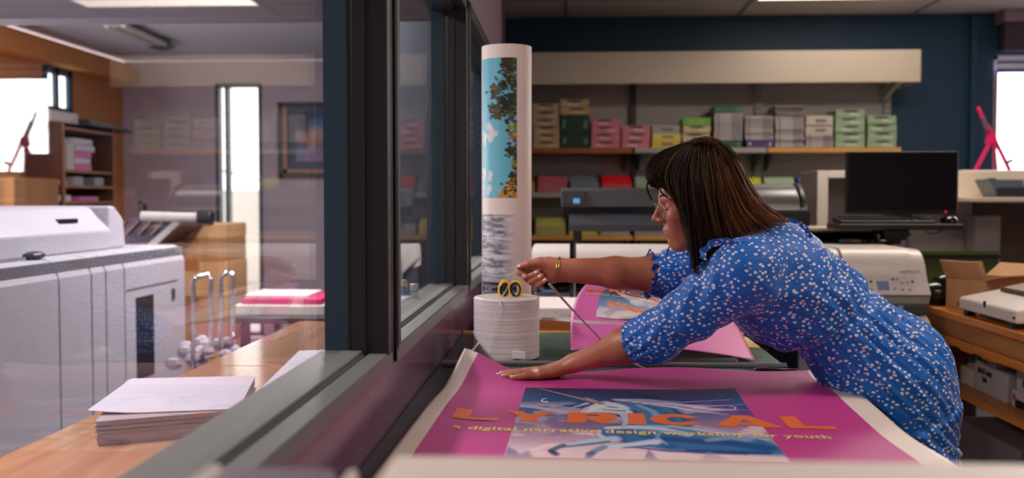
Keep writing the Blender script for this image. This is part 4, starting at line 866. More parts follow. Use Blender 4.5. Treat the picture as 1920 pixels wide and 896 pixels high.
# ------------------------------------------------------------------ small poster further back
q00, q10, q01, q11 = px(1070, 656, Z=TZ+.03), px(1415, 675, Z=TZ+.006), px(1099, 533, Y=3.22), px(1372, 596, Y=3.16)
def surf2(u, v, off=0):
    """u across, v from the near edge to the far edge"""
    a = q00.lerp(q10, u); b = q01.lerp(q11, u)
    p = a.lerp(b, v); e = (1-(1-v)**1.6)-v; p.z += e*(b.z-a.z)*.8; p.z += .05*math.sin(PI*u)*v*v*(1-u); p.y -= .05*math.sin(PI*v)*(1-u)*.4; p.x -= .02*math.sin(PI*v)*(1-u)
    p.z += .020*math.sin(PI*u)*(1-v)**3; return p+Vector((0, -.5*off, off))
t2 = thing('poster', 'smaller pink poster with a cloudy sky picture, propped up beyond the near sleeve', 'poster', tuple(q00))
MB().sheet(surf2, 40, 36, th=.0004).build('sheet', mat('poster_pink', (208, 100, 168), .4, var=.02), t2, smooth='all')
def sky2(p):
    p.grad([(545, (60, 96, 140)), (560, (88, 120, 160)), (575, (130, 150, 184)), (592, (196, 176, 186)), (612, (150, 150, 186)), (645, (90, 110, 160))])
    p.stroke([(1150, 545), (1250, 572), (1330, 590)], (14, 26), (18, 60, 100), .9, 1.2); p.wisps(21, (226, 210, 214), .7, 24, 10, .1, (556, 640)); p.stroke([(1145, 575), (1160, 572), (1185, 580), (1215, 592)], (8, 4), (232, 150, 120), .5, 1.2)
    p.stroke([(1140, 606), (1160, 590), (1190, 588), (1210, 600)], 10, (232, 214, 208), .7, 1.4); p.stroke([(1155, 547), (1175, 558), (1200, 566)], (2, 7), (196, 204, 216), .9, 1); p.stroke([(1186, 566), (1205, 563), (1222, 567)], (6, 3), (206, 214, 224), .9, 1.2)
    p.stroke([(1143, 568), (1156, 573), (1163, 572)], 4, (236, 122, 52), 1, 1.4); p.stroke([(1175, 576), (1190, 584), (1212, 586)], 4.5, (236, 122, 52), 1, 1.4); p.stroke([(1165, 602), (1190, 600)], 5, (60, 40, 70), .9, 1.4)
u0, u1, v0, v1 = .145, .62, .40, .92
def uvB(uu, vv):
    U = np.zeros(uu.shape); V = np.zeros(uu.shape)
    P_ = np.array([[list(surf2(u0+(u1-u0)*uu[j, i], v0+(v1-v0)*vv[j, i])) for i in range(uu.shape[1])] for j in range(uu.shape[0])]); return proj(P_[..., 0], P_[..., 1], P_[..., 2])
painted('sky_picture', lambda u, v: surf2(u0+(u1-u0)*u, v0+(v1-v0)*v, .0015), 150, 90, sky2, uvB, vcol('poster_picture2', .4), t2)
tv, tf = text_mb('a digital narrative design', 1.0, bold=.02, sp=1.05); xm_ = max(v[0] for v in tv)
mb = MB(); mb.add([surf2(.05+.48*x/xm_, .74+.035*y, .0026) for x, y in tv], tf); mb.build('lettering', mat('letter_gold', (226, 182, 90), .4), t2)
tv, tf = text_mb('LYRICAL', 1.0, bold=.05, sp=1.05); xm_ = max(v[0] for v in tv)
mb = MB(); mb.add([surf2(.04+.5*x/xm_, .815+.07*y, .0026) for x, y in tv], tf); mb.build('lettering', M_or, t2)
tag(B((.10, 3.02, TZ), (.42, 3.2, TZ+.045)).build('paper_pad', M_paper, bevel=.003), 'white pad hidden under the raised back of the smaller poster', 'pad')
o = tag(MB().prism([(2.665, TZ), (2.665, TZ+.008), (2.68, TZ+.013), (2.88, TZ+.013), (2.88, TZ)], .12, .46, 0).build('cutter_bar', M_black, bevel=.002), 'flat black cutter bar under the front edge of the smaller poster', 'cutter')  # low black bar filling the dark gap below the poster edge
p = px(1372, 632, Z=TZ); tag(B((.505, 2.98, TZ+.0001), (.58, 3.2, TZ+.0015)).build('yellow_sheet', mat('yellow_sheet', (226, 196, 130), .6)), 'pale yellow sheet on the green mat at the right end of the smaller poster', 'sheet')
# scalpel
a, b = px(1390, 692, Z=TZ+.006), px(1497, 694, Z=TZ+.006)
o = thing('craft_knife', 'thin dark craft knife lying on the green mat beside the blue dress', 'knife', tuple(a)); d_ = (b-a)
MB().tube([a+d_*.22, a+d_*.3, a+d_*.6, b], [.003, .0048, .0048, .004], 10).build('handle', mat('knife_plum', (52, 20, 36), .3), o, smooth='all')
MB().tube([a+d_*.24+Vector((0, 0, .004)), a+d_*.46+Vector((0, 0, .005))], .0022, 6).build('clip', mat('knife_clip', (170, 60, 110), .3), o)
s_ = Vector((0, .0025, 0)); MB().add([a, a+d_*.12+s_+Vector((0, 0, .003)), a+d_*.22+s_, a+d_*.22-s_], [(0, 1, 2, 3)]).tube([a+d_*.1, a+d_*.22], .0016, 6).build('blade', M_steel, o)
# ------------------------------------------------------------------ spool of white strapping
sc_ = px(950, 683, Z=TZ); SR = .0915; scy = 2.66+SR*0; SXc = px(950, 600, Y=2.76).x; SYc = 2.76
sh = px(950, 562, Y=SYc-SR).z-TZ
t = thing('strapping_spool', 'big white reel of wound plastic strapping standing at the left of the table', 'reel', (SXc, SYc, TZ))
prof = []; n = 46
for k in range(n+1):
    z = sh*k/n; r_ = SR+.0005*math.sin(k*2.3)+R.uniform(-.00025, .00025)+(.0007 if k in (7, 18, 19, 30, 41) else 0)
    if k == 0: r_ -= .004
    if k == n: r_ -= .003
    prof.append((r_, z+.0006))
prof = [(.032, .001), (SR-.006, .0008)]+prof+[(SR-.006, sh+.0008), (SR-.01, sh+.0009), (.034, sh+.0009), (.033, sh-.02), (.032, .02)]
M_strap = mat('strapping_white', (214, 204, 204), .36, var=.05, scale=20, spec=.5)
MB().lathe(prof, (SXc, SYc, TZ), 2, 72).build('winding', M_strap, t, smooth='all')
MB().lathe([(.028, .002), (.034, .002), (.034, sh+.001), (.030, sh+.001), (.030, .01)], (SXc, SYc, TZ), 2, 40).build('core_tube', mat('core_card', (150, 116, 84), .7), t)
MB().lathe([(.036, sh+.0008), (.060, sh+.0008), (.060, sh+.0025), (.036, sh+.0025)], (SXc, SYc, TZ), 2, 48).build('top_disc', M_cream, t)
B((SXc+.02, SYc-SR-.0035, TZ+.012), (SXc+.055, SYc-SR+.006, TZ+.03)).build('tape_tab', M_paper, t)
# scissors pushed into the core, handles up
hz = TZ+sh
t = thing('scissors', 'yellow and black handled scissors stuck point-down in the core of the white reel', 'scissors', (SXc, SYc, hz))
M_yel = mat('scissor_yellow', (232, 172, 20), .35); 
def ring(cx, cz, rx, rz_, tilt, dy, rot):
    pts = []
    for k in range(28):
        q = 2*PI*k/28; x, z = rx*math.cos(q)*(1+.1*math.sin(q)), rz_*math.sin(q); x, z = x*math.cos(tilt)-z*math.sin(tilt), x*math.sin(tilt)+z*math.cos(tilt)
        pts.append(Vector((cx+x*math.cos(rot), SYc-.022+dy+x*math.sin(rot), cz+z)))
    return pts
c1 = px(945, 548, Y=SYc-.03); c2 = px(967, 548, Y=SYc-.03)
for c, rot, tl, dy in ((c1, .5, -.12, .0), (c2, -.25, .12, -.004)):
    rr = ring(c.x, hz+.022, .0135 if c is c1 else .0165, .022, tl, dy, rot)
    o1 = MB().tube(rr, .0042, 8, closed=True, flat=1.6).build('handle_ring', M_yel, t, smooth='all')
    rr2 = [c_+(Vector((c.x, c_.y, hz+.022))-c_)*.17+Vector((0, -.0022, 0)) for c_ in rr]
    MB().tube(rr2, .0036, 8, closed=True, flat=1.5).build('grip_lining', M_black, o1, smooth='all')
MB().tube([(c1.x+.006, SYc-.022, hz+.004), (SXc, SYc-.01, hz-.03), (SXc+.003, SYc, hz-.09)], [.004, .005, .001], 8, flat=.4).tube([(c2.x-.006, SYc-.022, hz+.004), (SXc+.003, SYc-.012, hz-.03), (SXc, SYc-.004, hz-.09)], [.004, .005, .001], 8, flat=.4).build('blade', M_steel, t)
# ------------------------------------------------------------------ standing tube of paper with prints
UY = 3.02; UX = px(950, 300, Y=UY).x; UR = (px(997, 300, Y=UY).x-px(904, 300, Y=UY).x)/2; uz1 = px(950, 87, Y=UY-UR*.3).z
t = thing('paper_roll', 'tall upright roll of white paper printed with two pictures, behind the white reel', 'roll', (UX, UY, TZ))
MB().lathe([(UR-.004, 0), (UR, .002), (UR, uz1-TZ), (UR-.0015, uz1-TZ), (UR-.0015, uz1-TZ-.05), (.01, uz1-TZ-.05)], (UX, UY, TZ+.0005), 2, 96).build('rolled_sheet', M_pwhite, t, smooth=True)
def cylpatch(x0, x1, y0, y1, name, paint, nu, nv, mm):
    """picture wrapped on the roll between photo columns x0..x1 and rows y0..y1"""
    def ang(x): 
        dx = px(x, 300, Y=UY).x-UX; return math.asin(max(-.999, min(.999, dx/UR)))
    a0_, a1_ = ang(x0), ang(x1); yy = UY-UR*.8; zt_, zb_ = px(940, y0, Y=yy).z, px(940, y1, Y=yy).z
    fn = lambda u, v: (UX+(UR+.0006)*math.sin(a0_+(a1_-a0_)*u), UY-(UR+.0006)*math.cos(a0_+(a1_-a0_)*u), zt_+(zb_-zt_)*v)
    return painted(name, fn, nu, nv, paint, lambda uu, vv: (x0+(x1-x0)*uu, y0+(y1-y0)*vv), mm, t)
def lake(p):
    p.grad([(100, (92, 172, 196)), (240, (104, 184, 206)), (380, (112, 190, 208))])
    rs = random.Random(11)
    for x, y, w_, h_ in ((932, 245, 6, 16), (914, 256, 8, 14), (925, 236, 4, 8), (912, 322, 4, 8), (928, 335, 3, 12), (926, 355, 4, 14), (910, 350, 3, 30), (930, 260, 5, 6)):
        for _ in range(12): xx, yy = x+rs.gauss(0, w_*.4), y+rs.gauss(0, h_*.45); p.stroke([(xx, yy-2), (xx, yy+2)], rs.uniform(2, 3.5), (214, 212, 220), .9, 1)
    def blobs(x, y, sx, sy, n, cols, r=(2, 4)):
        for _ in range(n): xx, yy = x+rs.gauss(0, sx), y+rs.gauss(0, sy); p.stroke([(xx, yy), (xx+1, yy)], rs.uniform(*r), cols[rs.randrange(len(cols))], 1, 1)
    dk = [(26, 30, 14), (40, 40, 16), (60, 54, 18), (30, 36, 20)]
    p.poly([(968, 230), (973, 230), (973, 380), (962, 380), (966, 330), (970, 300)], (120, 120, 40), 1, 2)
    blobs(957, 128, 6, 14, 90, dk+[(110, 90, 20)]); blobs(962, 116, 5, 6, 30, dk); blobs(950, 160, 6, 6, 30, dk); blobs(936, 170, 5, 7, 40, dk+[(120, 96, 30)]); blobs(952, 190, 9, 8, 60, dk); blobs(940, 210, 7, 8, 60, dk+[(120, 90, 20)]); blobs(962, 205, 5, 20, 70, dk); blobs(966, 170, 3, 30, 60, dk+[(96, 110, 50)])
    blobs(967, 245, 3, 8, 22, [(170, 160, 70), (120, 120, 50)]); blobs(962, 283, 5, 6, 34, dk+[(50, 80, 40)]); blobs(968, 300, 2, 10, 26, [(60, 60, 30), (150, 140, 60)]); blobs(964, 330, 2, 5, 14, dk)
    p.poly([(952, 259), (973, 257), (973, 263)], (200, 40, 60), 1, 1); p.poly([(940, 370), (948, 356), (956, 345), (966, 336), (973, 334), (973, 371)], (190, 140, 50), 1, 3); blobs(960, 355, 6, 10, 50, [(220, 170, 70), (150, 100, 30), (90, 70, 30), (60, 50, 26)], (1.5, 3)); blobs(970, 345, 2, 22, 24, dk)
cylpatch(906.5, 971, 109, 371, 'lake_print', lake, 80, 260, vcol('lake_print', .4))
def sea(p):
    p.grad([(400, (116, 124, 140)), (415, (170, 172, 184)), (450, (184, 184, 194)), (520, (176, 176, 188)), (527, (170, 170, 180)), (530, (24, 26, 34)), (543, (20, 22, 30)), (546, (90, 100, 116)), (560, (110, 120, 136))])
    for k, (c, al) in enumerate([((90, 96, 110), .8), ((210, 208, 214), .8), ((66, 72, 86), .7), ((224, 220, 224), .6)]): p.wisps(30+k, c, al, 26-3*k, 7-k, .12, (398, 526))
    p.wisps(41, (150, 156, 168), .8, 12, 5, .2, (531, 562))
    f = np.clip((p.U-948)/22, 0, 1)*np.clip((526-p.V)/4, 0, 1); p.blend((222, 208, 206), f)
cylpatch(905.5, 971, 402, 560, 'cloud_print', sea, 80, 160, vcol('cloud_print', .4))
# ------------------------------------------------------------------ strapping tape pulled off the reel
M_tape = mat('tape_white', (216, 206, 208), .35)
def ribbon(pts, w_, name, label, nrm=(0, -1, 0), n=40):
    P_ = [Vector(p) for p in pts]; m = MB(); out = []
    for k in range(n+1):
        f = k/n*(len(P_)-1); i = min(int(f), len(P_)-2); f -= i; p0, p1, p2, p3 = P_[max(i-1, 0)], P_[i], P_[i+1], P_[min(i+2, len(P_)-1)]
        out.append(.5*((2*p1)+(p2-p0)*f+(2*p0-5*p1+4*p2-p3)*f*f+(3*p1-p0-3*p2+p3)*f**3))
    vs = []; N_ = Vector(nrm); ws = w_ if isinstance(w_, tuple) else (w_, w_)
    for k, p in enumerate(out):
        tt = out[min(k+1, n)]-out[max(k-1, 0)]; s_ = tt.cross(N_).normalized(); ww = ws[0]+(ws[1]-ws[0])*k/n; b_ = s_.cross(tt).normalized()*.0004
        vs += [p-s_*ww/2-b_, p+s_*ww/2-b_, p+s_*ww/2+b_, p-s_*ww/2+b_]
    fs = [(4*k+j, 4*k+(j+1) % 4, 4*k+4+(j+1) % 4, 4*k+4+j) for k in range(n) for j in range(4)]+[(3, 2, 1, 0), (4*n, 4*n+1, 4*n+2, 4*n+3)]
    return tag(m.add(vs, fs).build(name, M_tape), label, 'tape')
ribbon([px(1029, 531, Y=2.47), px(1060, 566, Y=2.55), px(1100, 609, Y=2.62), px(1146, 656, Y=2.68)], (.0075, .0025), 'strapping_tape', 'white strapping tape hanging down from the raised hand to the table', nrm=(.2, -1, .1))
ribbon([px(1146, 656, Y=2.68), px(1172, 672, Z=TZ+.02), px(1205, 688, Z=TZ+.010), px(1250, 700, Z=TZ+.010)], .0018, 'tape_end', 'thin pale tape end curving over the steel rail behind the near forearm', nrm=(0, 0, 1))
ribbon([px(1016, 597, Y=2.77), px(1050, 599, Y=2.74), px(1105, 604, Y=2.70), px(1175, 608, Y=2.68), px(1240, 622, Y=2.66)], .0075, 'strapping_strip', 'white strapping strip running right from the reel across the smaller poster', nrm=(0, -1, .2))
ribbon([px(939, 563, Y=2.672), px(936, 570, Y=2.658), px(928, 590, Y=2.655), px(908, 626, Y=2.650), px(890, 652, Y=2.64), px(877, 662, Y=2.6)], (.0035, .0055), 'strapping_tail', 'thin strapping tail hanging down the left of the white reel to the poster corner', nrm=(0, -1, .2))
ribbon([px(938, 560, Y=2.70), px(950, 542, Y=2.66), px(960, 515, Y=2.58), px(973, 501, Y=2.5)], (.003, .002), 'strapping_thread', 'fine taut strapping thread from the reel top up to the pinching fingers', nrm=(0, -1, .2))
# ------------------------------------------------------------------ plan chest beyond the table
t = thing('plan_chest', 'low orange-brown wooden plan chest behind the work table', 'plan chest', (.2, 3.7, 0))
pz = px(1040, 601, Y=3.48).z
B((-.3, 3.48, .05), (.62, 3.95, pz)).build('carcass', M_wood1, t, bevel=.003)
for k in range(5): 
    z1 = pz-.03-k*.13; d = B((-.28, 3.465, z1-.12), (.6, 3.48, z1)).build('drawer', wood('drawer_wood%d' % k, (150, 92, 30), (178, 112, 44), 0, 5, .5), t, bevel=.002); B((-.02, 3.45, z1-.07), (.1, 3.465, z1-.055)).build('handle', M_steel, d)
tag(B((-.27, 3.49, pz+.0005), (.35, 3.9, px(1040, 577, Y=3.5).z)).build('drawing_pad', M_paper, bevel=.004), 'thick white pad with faint scribbles on the plan chest behind the reel', 'pad')
sc = MB(); zpad = px(1040, 577, Y=3.5).z
for i in range(26):
    x = R.uniform(-.05, .3); y = 3.49; z = R.uniform(pz+.012, zpad-.008); sc.box((x, 3.4885, z), (x+R.uniform(.003, .012), 3.4895, z+.0015))
tag(sc.build('pencil_marks', M_mgrey), None)
bpy.data.objects[sc and 'pencil_marks'].parent = bpy.data.objects['drawing_pad']
# ------------------------------------------------------------------ out-of-focus machine in the foreground
t = thing('white_machine', 'blurred white machine top across the bottom of the view, nearest the camera', 'machine', (.45, .6, 0))
fz = px(1300, 853, Y=.78).z; lx = px(716, 870, Y=.72).x
M_fw = mat('machine_cream', (226, 214, 200), .5, var=.01)
MB().prism([(.42, 1.02), (.42, fz-.01), (.44, fz), (.77, fz), (.785, fz-.012), (.785, 1.02)], lx, 1.5, 0).build('cover', M_fw, t, bevel=.006, smooth=True)
B((WX+.02, .40, .0), (1.48, .80, 1.02)).build('pedestal', M_wht, t, bevel=.004)
t = thing('acrylic_tray', 'blurred pale grey tray left of the white machine top, at the bottom of the view', 'tray', (-.2, .7, 1.02))
a, b = px(425, 880, Y=.74).x, px(628, 880, Y=.74).x; z1 = px(520, 876, Y=.74).z
B((a, .5, 1.021), (b, .745, z1)).build('bin', mat('tray_lilac', (126, 116, 128), .4), t, bevel=.006)
B((px(395, 880, Y=.74).x, .6, 1.021), (a-.001, .74, z1+.004)).build('side_lug', M_wht, t, bevel=.006)
B((px(655, 880, Y=.74).x, .6, 1.021), (px(672, 880, Y=.74).x, .74, z1)).build('latch', M_wht, t, bevel=.003); B((b+.0005, .6, 1.021), (px(655, 880, Y=.74).x-.0005, .735, z1-.02)).build('hinge', M_black, t)
# ------------------------------------------------------------------ far room, behind the glass
# long counter under the panes
CX0 = -.965; CXW = WB-.014
t = thing('counter', 'long polished wooden counter running along the far side of the glass partition', 'counter', (-.7, 2, 0))
for k, (a, b) in enumerate(((-1.4, .95), (.953, 2.58), (2.583, 3.55))): B((CX0, a, TZ-.035), (CXW, b, TZ)).build('worktop', M_counter, t, bevel=.003)
for y in (-1.2, 1.0, 3.4): B((CX0+.03, y, 0), (CXW-.02, y+.06, TZ-.035)).build('support', M_lav, t)
# paper stacks on the counter
M_sheet = mat('sheet_white', (214, 208, 222), .6, var=.02); M_mg2 = mat('sheet_magenta', (190, 60, 120), .5)
def pile(name, label, cs, z0, z1, n, m_, cat='paper stack'):
    o = None; m = MB()
    for k in range(n):
        a, b = z0+(z1-z0)*k/n, z0+(z1-z0)*(k+.86)/n; j = [Vector((R.uniform(-.003, .003), R.uniform(-.003, .003), 0)) for _ in range(1)][0]
        vs = [Vector((c.x, c.y, a))+j for c in cs]+[Vector((c.x, c.y, b))+j for c in cs]; m.add(vs, [(3, 2, 1, 0), (4, 5, 6, 7), (0, 1, 5, 4), (1, 2, 6, 5), (2, 3, 7, 6), (3, 0, 4, 7)])
    return tag(m.build(name, m_), label, cat)
zt = TZ+.045
cs = [px(180, 790, Z=zt), px(452, 768, Z=zt), px(478, 707, Z=zt), px(240, 711, Z=zt)]
cs = [Vector((c.x, c.y, 0)) for c in cs]
pile('paper_stack', 'thick stack of white sheets fanned slightly on the wooden counter behind the glass', cs, TZ+.001, zt, 12, mat('stack_edges', (176, 160, 168), .6))
top = [px(164, 779, Z=zt), px(448, 768, Z=zt), px(479, 706, Z=zt), px(247, 711, Z=zt)]
top = [Vector((c.x, c.y, zt)) for c in top]
ts = MB(); ts.sheet(lambda u, v: top[0].lerp(top[1], u).lerp(top[3].lerp(top[2], u), v)+Vector((0, 0, .002+.008*(1-u)*(1-v)*max(0, .3-u)/.3)), 12, 12, th=.0008)
tag(ts.build('loose_sheet', M_sheet), 'loose white sheet lying skewed on top of the paper stack behind the glass', 'paper')
cs2 = [px(488, 727, Z=TZ+.03), px(640, 722, Z=TZ+.03), px(640, 654, Z=TZ+.03), px(560, 657, Z=TZ+.03)]; cs2 = [Vector((min(c.x, CXW-.01), c.y, 0)) for c in cs2]
pile('paper_stack', 'second stack of sheets with a pink bottom edge, beside the window frame behind the glass', cs2, TZ+.012, TZ+.03, 6, M_sheet)
pile('pink_folder', 'pink folder under the second sheet stack behind the glass', cs2, TZ+.001, TZ+.011, 1, M_mg2, 'folder')
# digital press
HX = -1.985; py0, py1 = 2.2, 5.1; pz = 1.105
M_press = mat('press_grey', (168, 165, 172), .4, var=.03); M_press2 = mat('press_side', (172, 169, 177), .4, var=.03)
t = thing('digital_press', 'long light grey digital press with panelled side, beyond the counter in the far room', 'printer', (-2.4, 3.6, 0))
seams = [py0]+[px(x, 600, X=HX).y for x in (112, 173, 200, 235)]+[py1]
for k in range(len(seams)-1):
    a, b = seams[k]+.004, seams[k+1]-.004
    MB().prism([(HX, .12), (HX, pz-.075), (HX-.03, pz-.01), (HX-.06, pz), (HX-.8, pz), (HX-.8, .12)], a, b, 1).build('side_panel', M_press if k != 4 else M_press2, t, bevel=.006)
B((HX-.78, py0, .03), (HX-.01, py1-.01, pz-.01)).build('chassis', M_mgrey, t)
s0_, s1_ = px(255, 600, X=HX).y, px(288, 600, X=HX).y; z1_, z0_ = px(270, 555, X=HX).z, px(270, 708, X=HX).z
B((HX-.001, s0_, z0_), (HX+.003, s1_, z1_)).build('vent_recess', M_black, t, bevel=.002)
B((HX, px(322, 560, X=HX).y, px(322, 561, X=HX).z), (HX+.006, px(327, 560, X=HX).y, px(322, 541, X=HX).z)).build('door_grip', M_dgrey, t)
B((HX+.0, px(237, 543, X=HX).y, px(285, 536, X=HX).z), (HX+.002, px(333, 527, X=HX).y, px(285, 533, X=HX).z)).build('door_line', M_mgrey, t)
# scanner hood on the press
u0_, u1_ = 3.35, 4.75; hx = -2.15; hz1 = px(40, 390, X=-2.3).z
t = thing('scanner_unit', 'light grey scanner unit with a sloping end, standing on the far-room press', 'scanner', (-2.5, 4, pz))
zt_ = 1.31
MB().prism([(hx, pz+.001), (hx, pz+.09), (hx-.10, zt_-.01), (hx-.14, zt_), (hx-.62, zt_), (hx-.62, pz+.001)], u0_, u1_-.14, 1).build('hood', M_press, t, bevel=.008)
MB().prism([(u1_-.14, pz+.001), (u1_-.14, zt_), (u1_-.08, zt_), (u1_+.02, pz+.14), (u1_+.04, pz+.001)], hx-.62, hx-.01, 0).build('end_cover', M_press2, t, bevel=.012)
p = px(130, 421, X=hx-.05); B((hx-.06, 4.2, zt_-.075), (hx-.035, 4.36, zt_-.055)).build('slot', M_black, t)
B((hx-.12, u0_+.1, zt_-.045), (hx-.085, u1_-.5, zt_-.042)).build('seam', M_mgrey, t)
o = thing('computer_mouse', 'small dark mouse with its cable on the front edge of the press', 'mouse', tuple(px(66, 473, X=-2.08)))
q = px(66, 475, X=-2.07); MB().ball((-2.075, q.y, pz+.016), (.035, .06, .018), 16, 10).build('shell', M_black, o, smooth='all')
MB().tube([(-2.075, q.y-.05, pz+.012), (-2.08, q.y-.13, pz+.006), (-2.09, q.y-.3, pz+.004)], .004, 6).build('cable', M_black, o)
# document feeder behind the press, purple-black with a white roller and a black end knob
fy = 5.75; t = thing('sheet_feeder', 'dark slanted sheet feeder with a white roller and black end knob, behind the press', 'feeder', (px(280, 430, Y=fy).x, fy, .9))
M_pur = mat('feeder_purple', (66, 50, 72), .35)
pts = [px(x, y, Y=fy-.1) for x, y in ((175, 464), (192, 448), (245, 408), (300, 402), (345, 404), (330, 425), (275, 464))]
MB().prism([(p.x, p.z) for p in pts], fy-.1, fy+.35, 1).build('slanted_tray', M_pur, t, bevel=.01)
for k in range(4): a = px(236+k*24, 414, Y=fy-.11); b_ = px(212+k*24, 440, Y=fy-.11); MB().tube([a, b_], .008, 6).build('guide_rail', M_chrome, t)
a = px(266, 405, Y=fy-.15); b_ = px(372, 408, Y=fy-.15); c_ = px(398, 409, Y=fy-.15)
MB().cyl(a, b_, .028, 18).build('roller', M_grey, t, smooth=True); MB().cyl(b_, c_, .044, 18).build('end_knob', M_black, t, smooth=True, bevel=.006)
for k in range(7): q = px(335+k*5, 408, Y=fy-.15); MB().lathe([(.029, 0), (.031, .002), (.029, .004)], tuple(q), 0, 18).build('ring', M_grey, t)
MB().box(px(258, 402, Y=fy-.12), px(266, 376, Y=fy-.08)).box(px(262, 403, Y=fy-.12), px(276, 382, Y=fy-.06)).build('clip', M_black, t)
a = px(275, 462, Y=fy-.1); b_ = px(337, 408, Y=fy-.1); MB().prism([(a.x, a.z), (b_.x, b_.z), (b_.x+.05, b_.z), (a.x+.06, a.z)], fy-.13, fy-.1, 1).build('side_trim', M_grey, t, bevel=.003)
B((px(190, 460, Y=fy).x, fy-.08, 0), (px(275, 460, Y=fy).x, fy+.3, px(240, 463, Y=fy).z)).build('cabinet', M_press2, t)
# cardboard cartons stacked by the tall window
by = 6.1; ys = [419, 447, 490, 556, 640]; xs0, xs1 = px(293, 500, Y=by).x, px(426, 500, Y=by).x
names = ['topmost carton of the brown stack left of the tall window', 'second carton down in the brown stack left of the tall window', 'third carton down in the brown stack left of the tall window', 'fourth carton down in the brown stack left of the tall window', 'bottom carton of the brown stack left of the tall window']
zz = [px(360, y, Y=by).z for y in ys]+[0.0]
for k in range(5):
    o = B((xs0+.01*R.random(), by, zz[k+1]+.001), (xs1-.012*R.random(), by+.4, zz[k]-.001)).build('carton', M_card if k % 2 else M_card2, bevel=.004); tag(o, names[k], 'carton', 'brown cartons stacked by the tall window')
    xm = (xs0+xs1)/2; B((xm-.05, by-.001, zz[k]-.06 if k else zz[k]-.03), (xm+.05, by, zz[k]-.002)).build('tape_strip', M_cream if k == 0 else M_wood1, o, world=False)
for x0, x1, y0, y1, lab in ((334, 392, 582, 640, 'white paper bag on the floor beside the brown cartons'),):
    pass
# chrome trolley
t = thing('trolley', 'chrome tubular trolley with two hoop handles, between the press and the counter', 'trolley', (px(400, 600, Y=4.6).x, 4.6, 0))
def hoop(x0, x1, yt, yb, Y, nm='hoop'):
    a, b = px(x0, yb, Y=Y), px(x0, yt, Y=Y); c, d = px(x1, yt-4, Y=Y+.12), px(x1, yb-20, Y=Y+.12); r_ = .025
    MB().tube([a, b-Vector((0, 0, r_)), b+Vector((r_*.3, 0, -r_*.3)), b+Vector((r_, 0, 0)), c-Vector((r_, 0, 0)), c+Vector((-r_*.3, 0, -r_*.3)), c-Vector((0, 0, r_)), d], .0115, 10).build(nm, M_chrome, t, smooth='all')
hoop(362, 396, 519, 676, 4.45, 'handle'); hoop(414, 437, 513, 650, 4.62, 'handle')
p = px(362, 676, Y=4.45); q = px(437, 640, Y=4.7); MB().box((p.x, 4.45, .50), (q.x, 4.95, .53)).build('deck', M_dgrey, t)
MB().tube([(p.x, 4.47, .35), (q.x, 4.7, .35)], .008, 8).tube([(p.x, 4.47, p.z), (p.x, 4.47, .17)], .0115, 8).tube([(q.x, 4.73, .6), (q.x, 4.73, .17)], .0115, 8).build('cross_tube', M_chrome, t)
for xx, yy in ((p.x+.03, 4.5), (q.x-.03, 4.5), (p.x+.03, 4.87), (q.x-.03, 4.87)): MB().cyl((xx-.015, yy, .08), (xx+.015, yy, .08), .08, 18).build('wheel', M_black, t)
rr = random.Random(5); 
cr = MB()
for k in range(34):
    x_, y_ = rr.uniform(p.x-.12, q.x-.02), rr.uniform(4.5, 4.86); cr.ball((x_, y_, .56+rr.uniform(0, .09)), (rr.uniform(.02, .045), rr.uniform(.02, .045), rr.uniform(.015, .035)), 6, 4)
tag(cr.build('crumpled_paper', mat('crumpled_paper', (160, 152, 164), .6, bump=1, bscale=20)), 'heap of crumpled white paper on the chrome trolley', 'paper', kind='stuff')
# low table and stacked pads at the far end of the counter
t = thing('low_table', 'dark low table behind the counter, carrying white pads', 'table', (px(500, 600, Y=5.2).x, 5.3, 0)); zt2 = px(500, 596, Y=5.0).z
xa, xb = px(440, 600, Y=5.0).x, -1.15
B((xa, 5.0, zt2-.03), (xb, 5.7, zt2)).build('top', M_dgrey, t)
for xx in (xa+.02, xb-.06):
    for yy in (5.03, 5.62): B((xx, yy, 0), (xx+.04, yy+.04, zt2-.03)).build('leg', M_dgrey, t)
x1_ = px(608, 580, Y=5.1).x
tag(B((px(438, 580, Y=5.1).x, 5.1, zt2+.001), (x1_, 5.55, px(500, 572, Y=5.1).z)).build('white_carton', M_wht, bevel=.006), 'white carton on the low dark table behind the counter', 'carton')
tag(B((px(452, 580, Y=5.12).x, 5.12, px(500, 572, Y=5.1).z+.001), (x1_-.02, 5.5, px(500, 560, Y=5.12).z)).build('pink_box', mat('pink_box', (206, 40, 110), .5), bevel=.004), 'bright pink flat box on the white carton in the far room', 'box')
tag(B((px(460, 580, Y=5.14).x, 5.14, px(500, 560, Y=5.12).z+.001), (x1_-.1, 5.46, px(500, 553, Y=5.14).z)).build('white_pad', M_paper, bevel=.002), 'white pad on the bright pink box in the far room', 'pad')
# bookcase on the orange wall
bx0, bx1 = FX+.02, -3.9; ya, yb = 7.55, 8.44; t = thing('bookcase', 'tall brown bookcase with pink and white packs, against the orange wall', 'bookcase', (-4.05, 8, 0))
zt3 = px(140, 232, X=bx1).z
zz = px(95, 228, Y=ya).z
MB().box((bx0, ya, 0), (bx1, ya+.02, zz)).box((bx0, yb-.02, 0), (bx1, yb, zz)).build('side', M_dbrown, t); B((bx0, ya, 0), (bx0+.01, yb, zz)).build('back_panel', M_dbrown, t)
shz = [px(95, y, X=bx1).z for y in (233, 316, 346, 378, 412)]
for z in shz: B((bx0+.01, ya+.02, z-.02), (bx1, yb-.02, z)).build('shelf', M_fwood, t)
MB().box((bx1-.001, ya, 0), (bx1+.006, ya+.03, zz)).box((bx1-.001, yb-.03, 0), (bx1+.006, yb, zz)).build('edge_trim', M_fwood, t)
M_pk = mat('pack_pink', (222, 120, 170), .5); M_pk2 = mat('pack_white', (226, 214, 226), .5)
